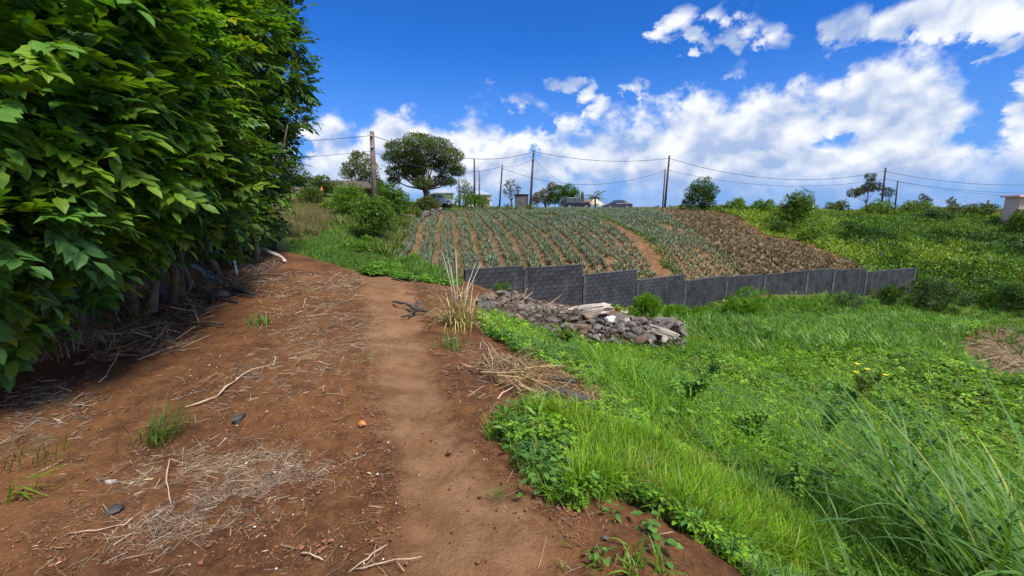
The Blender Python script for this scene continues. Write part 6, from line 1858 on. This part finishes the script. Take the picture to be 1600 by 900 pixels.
def car(label, u, vb, Y, paint, kind, rz, name='parked_car', wpx=None):
    b_ = W(u, vb, Y); t = thing(name, label, 'car', (b_[0], b_[1], h1(b_[0], b_[1]) + .06), rz)
    suv = kind == 'suv'; w_ = .90
    L_ = 2.25; zb_, zs = (.34, 1.02) if suv else (.24, .86); ztp = 1.74 if suv else 1.42
    # front towards +x
    body = [(-L_, zb_ + .12), (-L_ + .06, zb_), (L_ - .08, zb_), (L_, zb_ + .15), (L_ - .02, zs - .28), (L_ - .25, zs - .12), (L_ - .95, zs), (-L_ + (.1 if suv else .55), zs + .02), (-L_ + .04, zs - .05)]
    inn = [(x * .96, zb_ + .02 + (z - zb_) * .94) for x, z in body]
    loft([(-w_, inn), (-w_ + .09, body), (w_ - .09, body), (w_, inn)], paint, 'body', t)
    cab = [(-L_ + .10, zs - .02), (L_ - .98, zs - .02), (L_ - 1.75, ztp - .04), (L_ - 2.1, ztp), (-L_ + .55, ztp), (-L_ + .28, ztp - .10)] if suv else \
          [(-L_ + .50, zs - .02), (L_ - 1.0, zs - .02), (L_ - 1.85, ztp - .05), (L_ - 2.3, ztp), (-L_ + 1.55, ztp - .02), (-L_ + 1.25, ztp - .08)]
    def shr(s_): return [(x, z if z < zs + .01 else zs + (z - zs) * s_) for x, z in cab]
    loft([(-w_ + .10, [(x, zs - .02 + (z - zs + .02) * .0) if False else (x, z) for x, z in [(x_ * 1.0, z_) for x_, z_ in [(cx_ , zs - .02 if cz_ < zs else zs + (cz_ - zs) * .02) for cx_, cz_ in cab]]]), (-w_ + .28, cab), (w_ - .28, cab),
          (w_ - .10, [(cx_, zs - .02 if cz_ < zs else zs + (cz_ - zs) * .02) for cx_, cz_ in cab])], paint, 'cabin', t)
    # side windows, leaning in with the cabin
    xr, xf = cab[5][0] + .12, cab[2][0] + .30
    for s_ in (-1, 1):
        for x0_, x1_ in ((xr, (xr + xf) / 2 - .04), ((xr + xf) / 2 + .04, xf)):
            a = Acc(); y0, y1 = s_ * (w_ - .115), s_ * (w_ - .285)
            q0, q1 = zs + .06, ztp - .10
            f0 = (q0 - zs) / (ztp - zs); f1 = (q1 - zs) / (ztp - zs)
            ya, yb = y0 + (y1 - y0) * f0 + s_ * .02, y0 + (y1 - y0) * f1 + s_ * .02
            ex = .25 if x1_ == xf else 0
            a.add([(x0_, ya, q0), (x1_ + ex, ya, q0), (x1_ - .12, yb, q1), (x0_ + .08, yb, q1), (x0_, ya - s_ * .03, q0), (x1_ + ex, ya - s_ * .03, q0), (x1_ - .12, yb - s_ * .03, q1), (x0_ + .08, yb - s_ * .03, q1)], [(0, 1, 2, 3), (7, 6, 5, 4), (0, 4, 5, 1), (1, 5, 6, 2), (2, 6, 7, 3), (3, 7, 4, 0)])
            link('side_window', a.mesh('side_window', M['glass']), t)
    a = Acc(); A_, B2 = np.array([cab[1][0] - .06, zs + .04]), np.array([cab[2][0] + .06, ztp - .09]); nn = np.array([B2[1] - A_[1], A_[0] - B2[0]]); nn /= np.linalg.norm(nn); A_ = A_ + nn * .012; B2 = B2 + nn * .012
    a.add([(A_[0], -.62, A_[1]), (A_[0], .62, A_[1]), (B2[0], .52, B2[1]), (B2[0], -.52, B2[1])], [(0, 1, 2, 3)]); link('windscreen', a.mesh('windscreen', M['glass']), t)
    rw = .35 if suv else .31
    for x_ in (-1.35, 1.40):
        for s_ in (-1, 1):
            a = Acc(); cyl(a, (0, 0, 0), rw, .22, 18, 'y'); wh = link('wheel', a.mesh('wheel', M['tyre'], False), t, (x_, s_ * (w_ - .09), rw))
            a = Acc(); cyl(a, (0, s_ * .115, 0), rw * .62, .02, 14, 'y'); link('rim', a.mesh('rim', M['rim']), wh)
    for s_ in (-1, 1):
        a = Acc(); box(a, (0, 0, 0), (.22, .34, .14)); link('headlight', a.mesh('headlight', M['lamp']), t, (L_ - .10, s_ * .62, zs - .22))
        a = Acc(); box(a, (0, 0, 0), (.12, .26, .22)); link('tail_light', a.mesh('tail_light', M['tail']), t, (-L_ + .05, s_ * .68, zs - .14))
    a = Acc(); box(a, (0, 0, 0), (.10, 1.5, .20)); link('front_bumper', a.mesh('front_bumper', M['frame_grey'] if not suv else M['lamp']), t, (L_ - .02, 0, zb_ + .10))
    if suv:
        for s_ in (-1, 1):
            a = Acc(); tube(a, [(-1.6, s_ * .5, ztp + .05), (.2, s_ * .5, ztp + .05)], .025, 5); link('roof_rail', a.mesh('roof_rail', M['metal']), t)
    return t


car('black estate car with roof rails parked on the crest, front to the right', 901, 328, 74, 'car_black', 'suv', 0.05)
car('dark grey saloon parked on the crest, its nose to the left', 964, 329, 71, 'car_grey', 'sedan', pi + .05)
car('pale blue-grey car half hidden behind the umbrella tree trunk', 681, 321, 56, 'car_blue', 'sedan', .5)
M['orange'] = plain_mat('orange_sign_paint', (.55, .22, .08), (.6, .26, .10), 3, .7, 0)
b_ = W(503, 300, 38); t = thing('warning_board', 'small orange triangular board in the hedge at upper left', 'board', b_)
a = Acc(); a.add([(-.16, -.01, -.2), (.16, -.01, -.2), (0, -.01, .2), (-.16, .01, -.2), (.16, .01, -.2), (0, .01, .2)], [(0, 1, 2), (5, 4, 3), (0, 3, 4, 1), (1, 4, 5, 2), (2, 5, 3, 0)]); link('panel', a.mesh('panel', M['orange']), t, (0, 0, .3))
a = Acc(); gz = h1(b_[0], b_[1]) - b_[2]; tube(a, [(0, .02, gz), (0, .02, .2)], .03, 5); link('post', a.mesh('post', M['dark_bark']), t)
